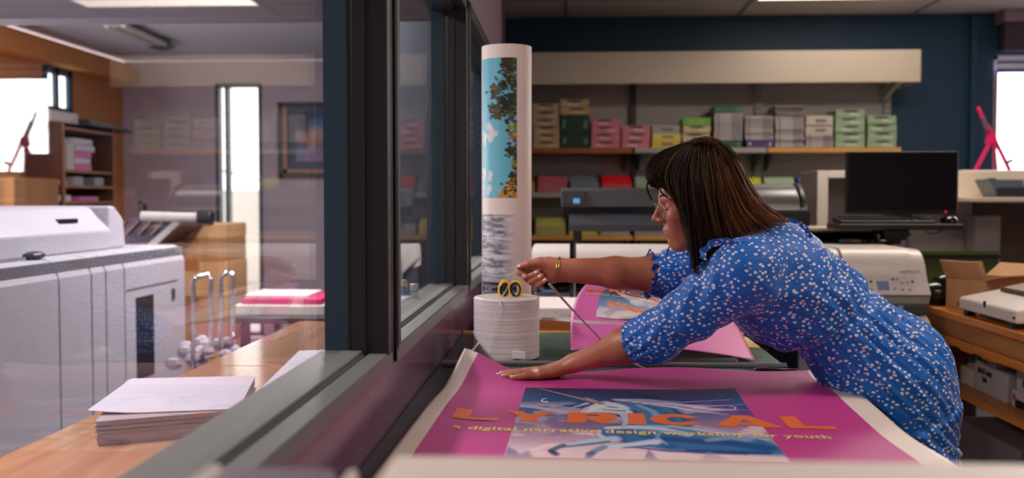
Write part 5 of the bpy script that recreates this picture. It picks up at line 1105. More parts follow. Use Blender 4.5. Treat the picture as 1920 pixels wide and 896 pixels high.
def pack(x0, x1, yt, yb_, label, m_, name='paper_pack', dep=.2, rz=0):
    a, b = px(x0, yt, X=bx1-.02), px(x1, yb_, X=bx1-.02); z0 = min(a.z, b.z)
    o = B((bx1-.02-dep, a.y, z0), (bx1-.02, b.y, max(a.z, b.z))).build(name, m_, bevel=.004); return tag(o, label, 'pack')
Zs = shz[1]
def rest(x0, x1, h, z, label, m_, name='paper_pack'):
    a, b = px(x0, 300, X=bx1-.02).y, px(x1, 300, X=bx1-.02).y; o = B((bx1-.22, a, z+.001), (bx1-.02, b, z+h)).build(name, m_, bevel=.004); return tag(o, label, 'pack')
rest(126, 140, .21, Zs, 'upright cream box at the left of the packs on the upper bookcase shelf', M_cream, 'cream_box')
z = Zs
for k, (x0, x1, m_, lab) in enumerate([(141, 172, M_pk, 'pink pack at the bottom of the pile on the upper bookcase shelf'), (142, 170, M_pk2, 'white pack second in the pile on the upper bookcase shelf'), (141, 172, M_pk, 'pink pack third in the pile on the upper bookcase shelf'), (144, 178, M_pk2, 'white pack fourth in the pile on the upper bookcase shelf'), (138, 174, M_pk2, 'white pack topmost in the pile on the upper bookcase shelf')]):
    rest(x0, x1, .05, z, lab, m_); z += .052
rest(139, 156, .07, shz[2], 'pale box on the middle bookcase shelf', M_grey, 'pale_box'); rest(157, 175, .06, shz[2], 'dark box on the middle bookcase shelf', M_black, 'dark_box'); rest(178, 194, .07, shz[2], 'pale box at the right end of the middle bookcase shelf', M_grey, 'pale_box'); rest(101, 124, .04, shz[2], 'orange parcel on the middle bookcase shelf', M_wood2, 'parcel')
rest(101, 132, .05, shz[3], 'white pack on the lower bookcase shelf', M_pk2); rest(148, 184, .04, shz[3], 'pink pack on the lower bookcase shelf', M_pk)
a, b = px(90, 230, X=-3.95).y, px(143, 230, X=-3.95).y
tag(B((-4.15, a, zz+.001), (-3.93, b, zz+.085)).build('white_box', M_wht, bevel=.004), 'white box on top of the bookcase under the small window', 'box')
tag(B((-4.2, ya+.02, zz+.001), (-4.0, a-.01, zz+.11)).build('grey_bundle', M_grey, bevel=.02), 'grey bundle at the left on top of the bookcase', 'bundle')
o = tag(MB().prism([(b+.02, zz+.001), (b+.02, zz+.05), (yb+.12, zz+.02), (yb+.3, zz+.0), (yb+.28, zz-.015), (yb-.02, zz+.001)], -4.15, -3.85, 0).build('dark_folder', M_dgrey, bevel=.003), 'dark folder sticking out past the bookcase top', 'folder')
# cardboard box in front, at the far left
tag(B((-4.2, 6.6, 0), (-3.75, 7.2, px(30, 332, Y=6.6).z)).build('carton', M_card, bevel=.006), 'tall brown carton at the far left behind the press', 'carton')
# framed picture
yp = FY-.04; x0, zt = px(520, 192, Y=yp).x, px(520, 192, Y=yp).z; x1, zb = px(640, 335, Y=yp).x, px(640, 334, Y=yp).z
t = thing('framed_picture', 'framed blue seascape print on the lavender wall beside the window frame', 'picture', ((x0+x1)/2, yp, zb))
MB().box((x0, yp, zb), (x0+.05, FY-.002, zt)).box((x1-.05, yp, zb), (x1, FY-.002, zt)).box((x0, yp, zt-.04), (x1, FY-.002, zt)).box((x0, yp, zb), (x1, FY-.002, zb+.05)).build('frame', mat('picture_frame', (40, 34, 44), .4), t, bevel=.004)
MB().box((x0+.05, yp-.004, zb+.05), (x0+.09, yp+.02, zt-.04)).box((x1-.09, yp-.004, zb+.05), (x1-.05, yp+.02, zt-.04)).box((x0+.05, yp-.004, zb+.05), (x1-.05, yp+.02, zb+.085)).build('inner_moulding', mat('moulding_gold', (186, 134, 112), .4), t)
B((x0+.05, FY-.02, zb+.05), (x1-.05, FY-.01, zt-.04)).build('mount', mat('mount_navy', (52, 64, 104), .4), t)
ax, bx_ = x0+.17, x1-.17; az, bz_ = zb+.16, zt-.14
def seascape(p):
    p.grad([(0, (50, 92, 160)), (.2, (70, 130, 190)), (.35, (160, 180, 206)), (.45, (186, 150, 160)), (.6, (100, 70, 100)), (.64, (60, 84, 120)), (.8, (90, 110, 160)), (1, (120, 130, 170))]); p.stroke([(.45, .42), (.8, .46)], .03, (196, 130, 110), .6, 1); p.stroke([(.5, .9), (.8, .92)], .05, (170, 120, 180), .7, 1); p.stroke([(.1, .05), (.4, .12)], .05, (30, 50, 90), .9, 1)
painted('seascape_print', lambda u, v: (ax+(bx_-ax)*u, FY-.024, bz_+(az-bz_)*v), 40, 40, seascape, lambda uu, vv: (uu, vv), vcol('seascape', .3), t)
# tube light fitting on the far ceiling
t = thing('tube_light_fitting', 'unlit twin tube fitting on the far-room ceiling', 'ceiling light', (px(265, 65, Z=CEIL).x, 7, CEIL))
a = px(215, 47, Z=CEIL-.03); b_ = px(300, 84, Z=CEIL-.03); d_ = (b_-a).normalized(); n_ = Vector((-d_.y, d_.x, 0))
for s_ in (-1, 1): MB().tube([a+n_*.06*s_, b_+n_*.06*s_], .022, 10).build('tube', M_wht, t)
MB().tube([a, b_], .05, 4, flat=.5).build('batten', M_grey, t); MB().tube([b_-d_*.05, b_+d_*.09], .11, 8, flat=.35).build('end_cap', M_dgrey, t)
for s_, c_ in ((0, 'a'),):
    pass
# flat lit tubes that light the far room (above the view)
for x_, y_ in ((-1.25, 5.1), (-1.9, 1.6)):
    t = thing('tube_light', 'lit twin tube ceiling light over the %s' % ('trolley in the far room' if x_ > -1.5 else 'counter in the far room'), 'ceiling light', (x_, y_, CEIL))
    B((x_-.12, y_-.78, CEIL-.05), (x_+.12, y_+.78, CEIL+.015)).build('housing', M_wht, t)
# dark bottle and blue bottles on the sill beyond the second pane
o = thing('dispenser', 'dark pump dispenser beyond the second pane', 'bottle', (-.6, 3.0, TZ))
q = px(757, 500, Y=3.1); 
MB().lathe([(.03, TZ), (.034, TZ+.02), (.034, px(757, 535, Y=3.1).z), (.02, px(757, 520, Y=3.1).z), (.014, px(757, 500, Y=3.1).z), (.02, px(757, 490, Y=3.1).z), (.012, px(757, 482, Y=3.1).z)], (q.x-.02, 3.1, 0), 2, 20).build('bottle', M_black, o, smooth=True)
for k, (x, yt, c) in enumerate(((762, 545, (120, 160, 190)), (783, 552, (150, 180, 200)))):
    q = px(x, 560, Y=2.9); o = MB().lathe([(.028, TZ+.001), (.03, TZ+.01), (.03, px(x, yt+14, Y=2.9).z), (.012, px(x, yt+6, Y=2.9).z), (.012, px(x, yt-6, Y=2.9).z), (.008, px(x, yt-8, Y=2.9).z)], (q.x-.01, 2.9, 0), 2, 20).build('spray_bottle', mat('bottle_blue%d' % k, c, .3), smooth=True)
    tag(o, ['pale blue bottle beside the dark pump beyond the second pane', 'lighter blue bottle right of the other one beyond the second pane'][k], 'bottle'); MB().lathe([(.013, 0), (.013, .018), (.006, .02)], (q.x-.01, 2.9, px(x, yt-8, Y=2.9).z), 2, 14).build('cap', M_wht, o, world=False)
# ------------------------------------------------------------------ the woman
class Field:
    """smoothly blended solids sampled on a grid and meshed by surface nets"""
    def __init__(s, lo, hi, h):
        s.lo = np.array(lo, float); s.h = h; s.n = np.ceil((np.array(hi)-s.lo)/h).astype(int)+1; s.f = np.full(tuple(s.n), .08, np.float32)
    def _win(s, lo, hi, m):
        a = np.maximum(np.floor((np.array(lo)-m-s.lo)/s.h).astype(int), 0); b = np.minimum(np.ceil((np.array(hi)+m-s.lo)/s.h).astype(int)+1, s.n)
        if (b <= a).any(): return None
        ax = [(s.lo[i]+s.h*np.arange(a[i], b[i])).astype(np.float32) for i in range(3)]
        return tuple(slice(a[i], b[i]) for i in range(3)), ax[0][:, None, None], ax[1][None, :, None], ax[2][None, None, :]
    def _mix(s, w, d, k, sub):
        f = s.f[w]
        if sub: d = -d; hh = np.maximum(k-np.abs(f-d), 0)/k; s.f[w] = np.maximum(f, d)+hh*hh*k/4
        else: hh = np.maximum(k-np.abs(f-d), 0)/k; s.f[w] = np.minimum(f, d)-hh*hh*k/4
    def cone(s, a, b, ra, rb, k=.01, sub=False):
        a, b = np.array(a, float), np.array(b, float); r = max(ra, rb); q = s._win(np.minimum(a, b)-r, np.maximum(a, b)+r, k+3*s.h)
        if q is None: return s
        w, X, Y, Z = q; d = b-a; L = float(d@d)+1e-12
        t = np.clip(((X-a[0])*d[0]+(Y-a[1])*d[1]+(Z-a[2])*d[2])/L, 0, 1)
        dist = np.sqrt((X-a[0]-t*d[0])**2+(Y-a[1]-t*d[1])**2+(Z-a[2]-t*d[2])**2)-(ra+(rb-ra)*t); s._mix(w, dist, k, sub); return s
    def econe(s, a, b, r0, r1, lat=(0, 1, 0), k=.02, sub=False):
        """cone of elliptical section: r0, r1 = (across lat, across the other way)"""
        a, b = np.array(a, float), np.array(b, float); r = max(max(r0), max(r1)); q = s._win(np.minimum(a, b)-r, np.maximum(a, b)+r, k+3*s.h)
        if q is None: return s
        w, X, Y, Z = q; d = b-a; Ln = np.linalg.norm(d)+1e-9; t_ = d/Ln; u = np.array(lat, float); u = u-(u@t_)*t_; u /= np.linalg.norm(u); v = np.cross(t_, u)
        P = (X-a[0], Y-a[1], Z-a[2]); al = sum(P[i]*t_[i] for i in range(3)); du = sum(P[i]*u[i] for i in range(3)); dv = sum(P[i]*v[i] for i in range(3))
        t = np.clip(al/Ln, 0, 1); ru = r0[0]+(r1[0]-r0[0])*t; rv = r0[1]+(r1[1]-r0[1])*t; dw = al-t*Ln; rm = np.minimum(ru, rv)
        e = np.sqrt((du/ru)**2+(dv/rv)**2+(dw/rm)**2); g = np.sqrt((du/ru**2)**2+(dv/rv**2)**2+(dw/rm**2)**2)+1e-6
        s._mix(w, e*(e-1)/g, k, sub); return s
    def ell(s, c, r, M=None, k=.01, sub=False):
        c = np.array(c, float); m = max(r); q = s._win(c-m, c+m, k+3*s.h)
        if q is None: return s
        w, X, Y, Z = q; P = (X-c[0], Y-c[1], Z-c[2])
        if M is not None: P = tuple(sum(P[i]*M[i][j] for i in range(3)) for j in range(3))
        e = np.sqrt(sum((P[i]/r[i])**2 for i in range(3))); g = np.sqrt(sum((P[i]/r[i]**2)**2 for i in range(3)))+1e-6
        s._mix(w, e*(e-1)/g, k, sub); return s
    def mesh(s):
        f = s.f; n = f.shape; ins = f < 0
        c = ins[:-1, :-1, :-1].astype(np.int8)
        acc = np.zeros(tuple(x-1 for x in n), np.int8)
        for dx in (0, 1):
            for dy in (0, 1):
                for dz in (0, 1): acc += ins[dx:n[0]-1+dx, dy:n[1]-1+dy, dz:n[2]-1+dz]
        act = np.argwhere((acc > 0) & (acc < 8)); I, Jx, K = act.T; m = n[1]-1, n[2]-1
        key = (I*m[0]+Jx)*m[1]+K
        cor = {(dx, dy, dz): f[I+dx, Jx+dy, K+dz] for dx in (0, 1) for dy in (0, 1) for dz in (0, 1)}
        sm_ = np.zeros((len(I), 3)); ct = np.zeros(len(I))
        for ax in range(3):
            o = [i for i in range(3) if i != ax]
            for p in (0, 1):
                for q in (0, 1):
                    A = [0, 0, 0]; A[o[0]] = p; A[o[1]] = q; Bq = list(A); Bq[ax] = 1; fa, fb = cor[tuple(A)], cor[tuple(Bq)]; cr = (fa < 0) != (fb < 0)
                    t = np.where(cr, fa/(fa-fb+1e-12*(fa == fb)), 0)
                    for i in range(3): sm_[:, i] += np.where(cr, (t if i == ax else A[i]), 0)
                    ct += cr
        V = s.lo+s.h*(act+sm_/ct[:, None]); Fs = []
        for ax in range(3):
            sl0 = [slice(None)]*3; sl1 = [slice(None)]*3; sl0[ax] = slice(0, -1); sl1[ax] = slice(1, None)
            e = np.argwhere(ins[tuple(sl0)] != ins[tuple(sl1)]); o = [i for i in range(3) if i != ax]
            e = e[(e[:, o[0]] > 0) & (e[:, o[1]] > 0) & (e[:, o[0]] < n[o[0]]-1) & (e[:, o[1]] < n[o[1]]-1)]
            q = []
            for a_, b_ in ((0, 0), (-1, 0), (-1, -1), (0, -1)):
                g = e.copy(); g[:, o[0]] += a_; g[:, o[1]] += b_; q.append(np.searchsorted(key, (g[:, 0]*m[0]+g[:, 1])*m[1]+g[:, 2]))
            q = np.stack(q, 1); fl = ins[tuple(e.T)] ^ (ax == 1); q[~fl] = q[~fl][:, ::-1]; Fs.append(q)
        return V, np.concatenate(Fs)
def np_mesh(name, V, Fq, m, parent, smooth=True):
    me = bpy.data.meshes.new(name); off = np.array(parent.location) if parent is not None else 0; V = V-off
    me.vertices.add(len(V)); me.vertices.foreach_set('co', V.astype(np.float32).ravel()); me.loops.add(len(Fq)*4); me.loops.foreach_set('vertex_index', Fq.astype(np.int32).ravel())
    me.polygons.add(len(Fq)); me.polygons.foreach_set('loop_start', np.arange(0, len(Fq)*4, 4, dtype=np.int32)); me.polygons.foreach_set('use_smooth', [True]*len(Fq)); me.update(calc_edges=True); me.validate()
    me.materials.append(m); o = bpy.data.objects.new(name, me); C.objects.link(o); o.parent = parent; return o
def relax(V, Fq, it=2, lam=.5):
    n = len(V)
    for _ in range(it):
        acc = np.zeros_like(V); ct = np.zeros(n)
        for a, b in ((0, 1), (1, 2), (2, 3), (3, 0)):
            np.add.at(acc, Fq[:, a], V[Fq[:, b]]); np.add.at(acc, Fq[:, b], V[Fq[:, a]]); np.add.at(ct, Fq[:, a], 1); np.add.at(ct, Fq[:, b], 1)
        V = V+lam*(acc/np.maximum(ct, 1)[:, None]-V)
    return V
def J(x, y, Y): return np.array(px(x, y, Y=Y))
WYC = 2.33
wo = thing('person', 'woman with brown hair and glasses in a blue dotted dress, leaning over the table', 'person', (.77, WYC, 0))
# joints
pel, wai, che, sho = J(1660, 702, WYC), J(1562, 597, WYC), J(1474, 534, WYC), J(1440, 482, WYC)
nk0, nk1 = J(1400, 452, WYC), J(1350, 410, WYC)
hc = J(1318, 373, WYC-.01); tilt = math.radians(7); yw = math.radians(3)
fw = np.array([-math.cos(tilt)*math.cos(yw), -math.cos(tilt)*math.sin(yw), -math.sin(tilt)]); lt = np.array([math.sin(yw), -math.cos(yw), 0.]); up = np.cross(fw, lt); up = up if up[2] > 0 else -up
HM = np.stack([fw, lt, up], 1)          # columns: forward, towards the camera, up
def H(x, y, z): return hc+fw*x+lt*y+up*z
lS, lE, lW = J(1400, 512, 2.185), J(1222, 632, 2.30), J(1074, 681, 2.415)
rS, rE, rW = J(1385, 500, 2.485), J(1240, 515, 2.535), J(1047, 506, 2.50)
bd = Field((-.2, 2.02, -.01), (1.02, 2.66, 1.5), .0033)
# trunk and legs
bd.econe(pel, pel+np.array([0, 0, -.06]), (.145, .10), (.145, .10), k=.05); bd.econe(wai, pel, (.108, .072), (.145, .10), k=.03); bd.econe(che, wai, (.132, .092), (.108, .072), k=.03); bd.econe(sho, che, (.122, .066), (.132, .092), k=.04)
bd.cone(nk0+np.array([.03, 0, -.01]), nk1, .056, .050, k=.03)
for s_ in (-1, 1):
    hip = pel+np.array([0, .085*s_, -.04]); kn = np.array([hip[0]+.005, WYC+.09*s_, .48]); an = np.array([hip[0]+.03, WYC+.09*s_, .085])
    bd.cone(hip, kn, .085, .055, k=.04); bd.cone(kn, kn+(an-kn)*.35, .054, .054, k=.03); bd.cone(kn+(an-kn)*.35, an, .052, .036, k=.03); bd.cone(an+np.array([.03, 0, -.045]), an+np.array([-.15, 0, -.06]), .034, .026, k=.02)
# head
E_ = lambda c, r, k=.012, sub=False: bd.ell(H(*c), r, HM, k, sub)
E_((-.002, 0, .024), (.086, .072, .084), .02); E_((.035, 0, -.030), (.055, .058, .075), .03); E_((.028, 0, .02), (.070, .064, .066), .02)
bd.cone(H(.055, 0, -.090), H(.0735, 0, -.095), .018, .0145, k=.02); E_((.068, 0, -.062), (.0285, .031, .036), .02); 
for s_ in (-1, 1):
    bd.cone(H(-.012, .056*s_, -.055), H(.062, .016*s_, -.098), .017, .013, k=.02); bd.cone(H(-.015, .062*s_, -.01), H(-.012, .058*s_, -.055), .018, .016, k=.02)
    E_((.062, .036*s_, -.028), (.026, .022, .022), .02)                      # cheek
    E_((.099, .030*s_, -.006), (.013, .019, .011), .010, True)               # socket
    E_((.0785, .031*s_, -.008), (.0135, .0150, .0120), .003)                 # lid over the eye
    bd.cone(H(.093, .014*s_, .014), H(.080, .050*s_, .012), .006, .005, k=.010)   # brow
    E_((.103, .0125*s_, -.037), (.010, .0065, .0075), .005); E_((.108, .0075*s_, -.0435), (.0035, .0028, .0035), .002, True)
    E_((-.010, .074*s_, -.008), (.017, .006, .028), .006)                    # ear
bd.cone(H(.0935, 0, .006), H(.114, 0, -.029), .0056, .0078, k=.010); E_((.1150, 0, -.0322), (.0078, .0088, .0070), .005)

E_((.0945, 0, -.0605), (.0055, .0175, .0045), .005); E_((.0925, 0, -.0705), (.0055, .0155, .0050), .005); E_((.1010, 0, -.0655), (.006, .019, .0013), .002, True)
E_((.0985, 0, -.0815), (.008, .018, .005), .008, True)
# near (left) arm and the hand flat on the poster
k = .02
bd.cone(sho+np.array([-.01, -.07, 0]), lS, .07, .062, k=.04); bd.cone(lS, lE, .055, .045, k=k); bd.cone(lE, lE+(lW-lE)*.35, .044, .041, k=k); bd.econe(lE+(lW-lE)*.35, lW, (.038, .039), (.028, .0215), k=k)
TZ9 = ZP+.0012
def T_(x, Y, z): return np.array([(x-1060)/F*Y, Y, TZ9+z])
bd.econe(lW, T_(1040, 2.418, .020), (.029, .021), (.036, .016), k=.012); bd.econe(T_(1042, 2.42, .019), T_(1010, 2.412, .0145), (.036, .0155), (.040, .0125), k=.01)
fing = [  # (MCP, PIP, DIP, tip) as (column, Y, height), radii
 ((1008, 2.384, .011), (986, 2.378, .0115), (973, 2.376, .009), (960, 2.375, .0070), .0086, .0064),
 ((1005, 2.399, .012), (974, 2.394, .0130), (957, 2.391, .0095), (942, 2.389, .0074), .0090, .0068),
 ((1003, 2.415, .0125), (969, 2.410, .0135), (950, 2.408, .0100), (934, 2.406, .0074), .0092, .0069),
 ((1004, 2.431, .012), (973, 2.427, .0130), (955, 2.425, .0095), (940, 2.424, .0074), .0090, .0069)]
nails_l = []
for A, Bp, Cp, D, r0, r1 in fing:
    a, b, c, d = T_(*A), T_(*Bp), T_(*Cp), T_(*D); kk = .004
    bd.cone(T_(A[0]+22, A[1]+(2.42-A[1])*.3, A[2]+.002), a, r0, r0, k=.008); bd.cone(a, b, r0, r0*.94, k=kk); bd.cone(b, c, r0*.96, (r0+r1)/2*.96, k=.003); bd.cone(c, d, (r0+r1)/2*.96, r1, k=.003); nails_l.append((c, d, r1))
a, b, c, d = T_(1046, 2.436, .017), T_(1024, 2.452, .013), T_(1001, 2.456, .0115), T_(980, 2.452, .0105)
bd.cone(a, b, .016, .0125, k=.012); bd.cone(b, c, .0118, .0105, k=.004); bd.cone(c, d, .0103, .0078, k=.003); nails_l.append((c, d, .0078))
# far (right) arm and the hand pinching the tape
bd.cone(sho+np.array([-.01, .07, 0]), rS, .07, .060, k=.04); bd.cone(rS, rE, .055, .047, k=k); bd.econe(rE, rE+(rW-rE)*.45, (.045, .0465), (.035, .038), k=.03); bd.econe(rE+(rW-rE)*.45, rW, (.034, .038), (.021, .0285), k=k)
hy = 2.50
def G(x, y, d): return J(x, y, hy)+np.array([0, d, 0])
bd.econe(rW, G(1028, 503, .004), (.021, .0285), (.020, .026), k=.012); bd.econe(G(1030, 503, .006), G(1010, 505, .012), (.017, .028), (.012, .026), k=.012)
bd.econe(G(1036, 500, -.004), G(1016, 494, -.010), (.015, .017), (.012, .013), k=.010)
f2 = [((1006, 491, .016), (981, 500, .012), (975, 511, -.003), (986, 518, -.012), .0092, .0073),
      ((1008, 500, .018), (984, 514, .013), (987, 521, -.006), (1009, 509, -.016), .0095, .0075),
      ((1013, 509, .017), (991, 526, .012), (996, 528, -.008), (1016, 516, -.018), .0092, .0072),
      ((1022, 516, .014), (1004, 533, .008), (1009, 533, -.010), (1024, 523, -.019), .0084, .0066)]
nails_r = []
for A, Bp, Cp, D, r0, r1 in f2:
    a, b, c, d = G(*A), G(*Bp), G(*Cp), G(*D); bd.cone(a, b, r0*1.05, r0, k=.006); bd.cone(b, c, r0, r0*.93, k=.0025); bd.cone(c, d, r0*.93, r1, k=.002); nails_r.append((c, d, r1))
a, b, c, d = G(1034, 497, -.006), G(1013, 491, -.014), G(991, 495, -.014), G(973, 500, -.008)
bd.cone(a, b, .0165, .0125, k=.010); bd.cone(b, c, .0118, .0104, k=.004); bd.cone(c, d, .0102, .0070, k=.003); nails_r.append((c, d, .007))
V, Q = bd.mesh(); V = relax(V, Q, 1, .35); del bd
def skin_mat():
    m, nt, N, L = nodes('skin'); b = N['Principled BSDF']; tc = N.new('ShaderNodeTexCoord')
    n1 = N.new('ShaderNodeTexNoise'); n1.inputs['Scale'].default_value = 9; n1.inputs['Detail'].default_value = 4; L.new(tc.outputs['Object'], n1.inputs['Vector'])
    r = N.new('ShaderNodeValToRGB'); r.color_ramp.elements[0].position = .35; r.color_ramp.elements[1].position = .65; r.color_ramp.elements[0].color = lin((168, 98, 74)); r.color_ramp.elements[1].color = lin((200, 128, 98)); L.new(n1.outputs['Fac'], r.inputs[0])
    n2 = N.new('ShaderNodeTexNoise'); n2.inputs['Scale'].default_value = 150; n2.inputs['Detail'].default_value = 2; L.new(tc.outputs['Object'], n2.inputs['Vector'])
    r2 = N.new('ShaderNodeValToRGB'); r2.color_ramp.elements[0].position = .60; r2.color_ramp.elements[1].position = .72; L.new(n2.outputs['Fac'], r2.inputs[0])
    mx = N.new('ShaderNodeMix'); mx.data_type = 'RGBA'; mx.inputs[7].default_value = lin((122, 66, 48)); L.new(r2.outputs[0], mx.inputs[0]); L.new(r.outputs[0], mx.inputs[6])
    mm = N.new('ShaderNodeMath'); mm.operation = 'MULTIPLY'; mm.inputs[1].default_value = .38; L.new(r2.outputs[0], mm.inputs[0]); L.new(mm.outputs[0], mx.inputs[0]); L.new(mx.outputs[2], b.inputs['Base Color'])
    b.inputs['Roughness'].default_value = .42; b.inputs['Subsurface Weight'].default_value = .12; b.inputs['Subsurface Radius'].default_value = (.01, .004, .002)
    n3 = N.new('ShaderNodeTexNoise'); n3.inputs['Scale'].default_value = 90; n3.inputs['Detail'].default_value = 5; mp = N.new('ShaderNodeMapping'); mp.inputs['Scale'].default_value = (1.6, 1, .8); L.new(tc.outputs['Object'], mp.inputs[0]); L.new(mp.outputs[0], n3.inputs['Vector'])
    bp = N.new('ShaderNodeBump'); bp.inputs['Strength'].default_value = .5; bp.inputs['Distance'].default_value = .0022; L.new(n3.outputs['Fac'], bp.inputs['Height']); L.new(bp.outputs[0], b.inputs['Normal'])
    return m
M_skin = skin_mat()
body = np_mesh('body', V, Q, M_skin, wo)
# face details
M_lip = mat('lip', (160, 72, 70), .4); M_dark = mat('lash', (18, 12, 12), .6); M_nail = mat('nail', (226, 168, 168), .18, coat=.5)
mb = MB(); mb.tube([H(.0985-.0015*abs(t_)*2-abs(t_)**2*.010, .0165*t_, -.0615+.001*abs(t_)) for t_ in np.linspace(-1, 1, 11)], [.0008+.0020*(1-abs(t_)) for t_ in np.linspace(-1, 1, 11)], 8).build('upper_lip', M_lip, wo, smooth='all')
mb = MB(); mb.tube([H(.0962-abs(t_)**2*.011, .015*t_, -.0697+.0015*abs(t_)) for t_ in np.linspace(-1, 1, 11)], [.0008+.0028*(1-abs(t_)) for t_ in np.linspace(-1, 1, 11)], 8).build('lower_lip', M_lip, wo, smooth='all')
for s_ in (-1, 1):
    MB().tube([H(.0915-.0022*abs(t_)**2*4*.5-(t_ > 0)*t_*.004, (.031+.0135*t_)*s_, -.0125-.001*(1-t_*t_)) for t_ in np.linspace(-1, 1, 9)], [.0006, .001, .0013, .0014, .0015, .0015, .0014, .001, .0006], 6).build('eyelashes', M_dark, wo, smooth='all')
    MB().tube([H(.1005-.010*((t_+1)/2)**1.6, (.034+.019*t_)*s_, .0155+.005*(1-t_*t_)) for t_ in np.linspace(-1, 1, 9)], [.0008, .0013, .0016, .0017, .0016, .0013, .001, .0007, .0003], 6, flat=1).build('eyebrow', M_dark, wo, smooth='all')
# nails
def nail(c, d, r, nrm, wo_):
    t_ = d-c; t_ /= np.linalg.norm(t_); n_ = np.array(nrm, float); n_ -= (n_@t_)*t_; n_ /= np.linalg.norm(n_); s_ = np.cross(t_, n_); m = MB(); vs = []; nu, nv = 6, 6
    def fn(u, v): a = (u-.5)*1.5; l = (v-.1)*.0108; rr = r*1.06*(1-.18*v*v); return Vector(d+t_*(l-.006)+n_*rr*math.cos(a)*(1 if v < .8 else .96)+s_*rr*math.sin(a)*(1-.25*max(0, v-.6)))
    m.sheet(fn, nu, nv).build('fingernail', M_nail, wo_, smooth='all')
for (c, d, r) in nails_l: nail(c, d, r, (0, -.25, 1), wo)
for i, (c, d, r) in enumerate(nails_r): nail(c, d, r, ((-.35, -1, .1), (.05, -1, .35), (.05, -1, .3), (.05, -1, .3), (-.1, -.9, .6))[i], wo)
# bangle and glasses
cb_ = J(1042, 506, 2.50); ax_ = (rW-rE)/np.linalg.norm(rW-rE); u_ = np.array([0, 1, 0.]); v_ = np.cross(ax_, u_)
for q, tl_ in ((0, .16), (.004, -.1)):
    pts = [Vector(cb_-ax_*q+u_*math.cos(k*PI/16)*.027+v_*math.sin(k*PI/16)*.0335+ax_*.006*math.sin(k*PI/16+q*90)*(1+tl_)) for k in range(32)]
    MB().tube(pts, .0016, 8, closed=True).build('bangle', M_gold, wo, smooth='all')
M_rim = mat('rim_gold', (190, 150, 130), .25, metal=1)
M_lens = glass('lens', (244, 240, 250))


rim = MB(); lens_ = MB()
for s_ in (-1, 1):
    cx, cy, cz = .1085, .034*s_, -.016
    ring_ = [H(cx-.006*abs(math.cos(a))-.004*(math.cos(a)*s_ > 0)*abs(math.cos(a)), cy+.0245*math.cos(a), cz+.0205*math.sin(a)*(1.0 if math.sin(a) < 0 else .9)) for a in [2*PI*k/28 for k in range(28)]]
    rim.tube(ring_, .0009, 6, closed=True)
    ctr = H(cx, cy, cz); lens_.add([Vector(ctr)]+[Vector(p) for p in ring_], [(0, i+1, (i+1) % 28+1) for i in range(28)])
    rim.tube([H(cx-.012, .058*s_, -.008), H(cx-.022, .066*s_, -.004), H(.05, .073*s_, .001), H(-.005, .077*s_, .006), H(-.018, .076*s_, -.004)], .0010, 6)
    rim.tube([H(cx-.004, .012*s_, -.017), H(cx-.007, .010*s_, -.022)], .0012, 6)
rim.tube([H(.1065, -.0105, -.010), H(.1085, 0, -.0075), H(.1065, .0105, -.010)], .0010, 6)
ro = rim.build('glasses_frame', M_rim, wo, smooth='all'); lens_.build('lenses', M_lens, ro if False else wo, smooth='all')
# ------------------------------------------------------------------ dress
dr = Field((.02, 2.00, .2), (1.06, 2.68, 1.36), .0048)
g_ = .010
dr.econe(wai, pel, (.138, .104), (.172, .125), k=.03); dr.econe(che, wai, (.155, .124), (.128, .094), k=.04); dr.econe(sho+np.array([.004, 0, .0]), che, (.135, .084), (.152, .120), k=.05)
dr.econe(J(1440, 560, WYC), J(1480, 575, WYC), (.12, .08), (.12, .09), k=.05)                       # bust and belly fall of the cloth
dr.econe(pel, np.array([.765, WYC, .62]), (.172, .124), (.20, .138), k=.05); dr.econe(np.array([.765, WYC, .62]), np.array([.785, WYC, .26]), (.20, .138), (.235, .165), k=.04)
dr.econe(J(1676, 690, WYC), J(1684, 740, WYC), (.15, .112), (.16, .114), k=.04)                     # seat
# near sleeve
dr.cone(sho+np.array([-.012, -.075, -.005]), lS+np.array([-.0, 0, .0]), .078, .074, k=.04); m_ = lS+(lE-lS)*.5
dr.cone(lS, m_+np.array([0, 0, -.004]), .074, .060, k=.03); dr.cone(m_+np.array([0, 0, -.004]), lE+np.array([.008, 0, 0]), .060, .057, k=.03); cu = lE+(lW-lE)*.16; dr.cone(lE+np.array([.008, 0, 0]), cu, .057, .0505, k=.02)
# far sleeve
dr.cone(sho+np.array([-.012, .075, -.005]), rS, .078, .072, k=.04); cu2 = rE+(rW-rE)*.02; dr.cone(rS, rE+np.array([.02, 0, 0]), .070, .060, k=.03); dr.cone(rE+np.array([.02, 0, 0]), cu2, .058, .050, k=.02)
# openings: neck, cuffs, hem
dr.cone(nk0+np.array([.002, 0, .012]), nk1, .058, .06, k=.006, sub=True)
a1 = (lW-lE)/np.linalg.norm(lW-lE); dr.cone(cu+a1*.030, cu+a1*.14, .046, .05, k=.006, sub=True); dr.cone(cu+a1*.012, cu+a1*.10, .0425, .046, k=.006, sub=True)
a2 = (rW-rE)/np.linalg.norm(rW-rE); dr.cone(cu2+a2*.035, cu2+a2*.15, .050, .056, k=.006, sub=True); dr.cone(cu2+a2*.0, cu2+a2*.10, .0425, .05, k=.006, sub=True)
dr.econe(np.array([.785, WYC, .25]), np.array([.785, WYC, .1]), (.228, .168), (.3, .3), k=.004, sub=True)
V, Q = dr.mesh(); V = relax(V, Q, 3, .5)
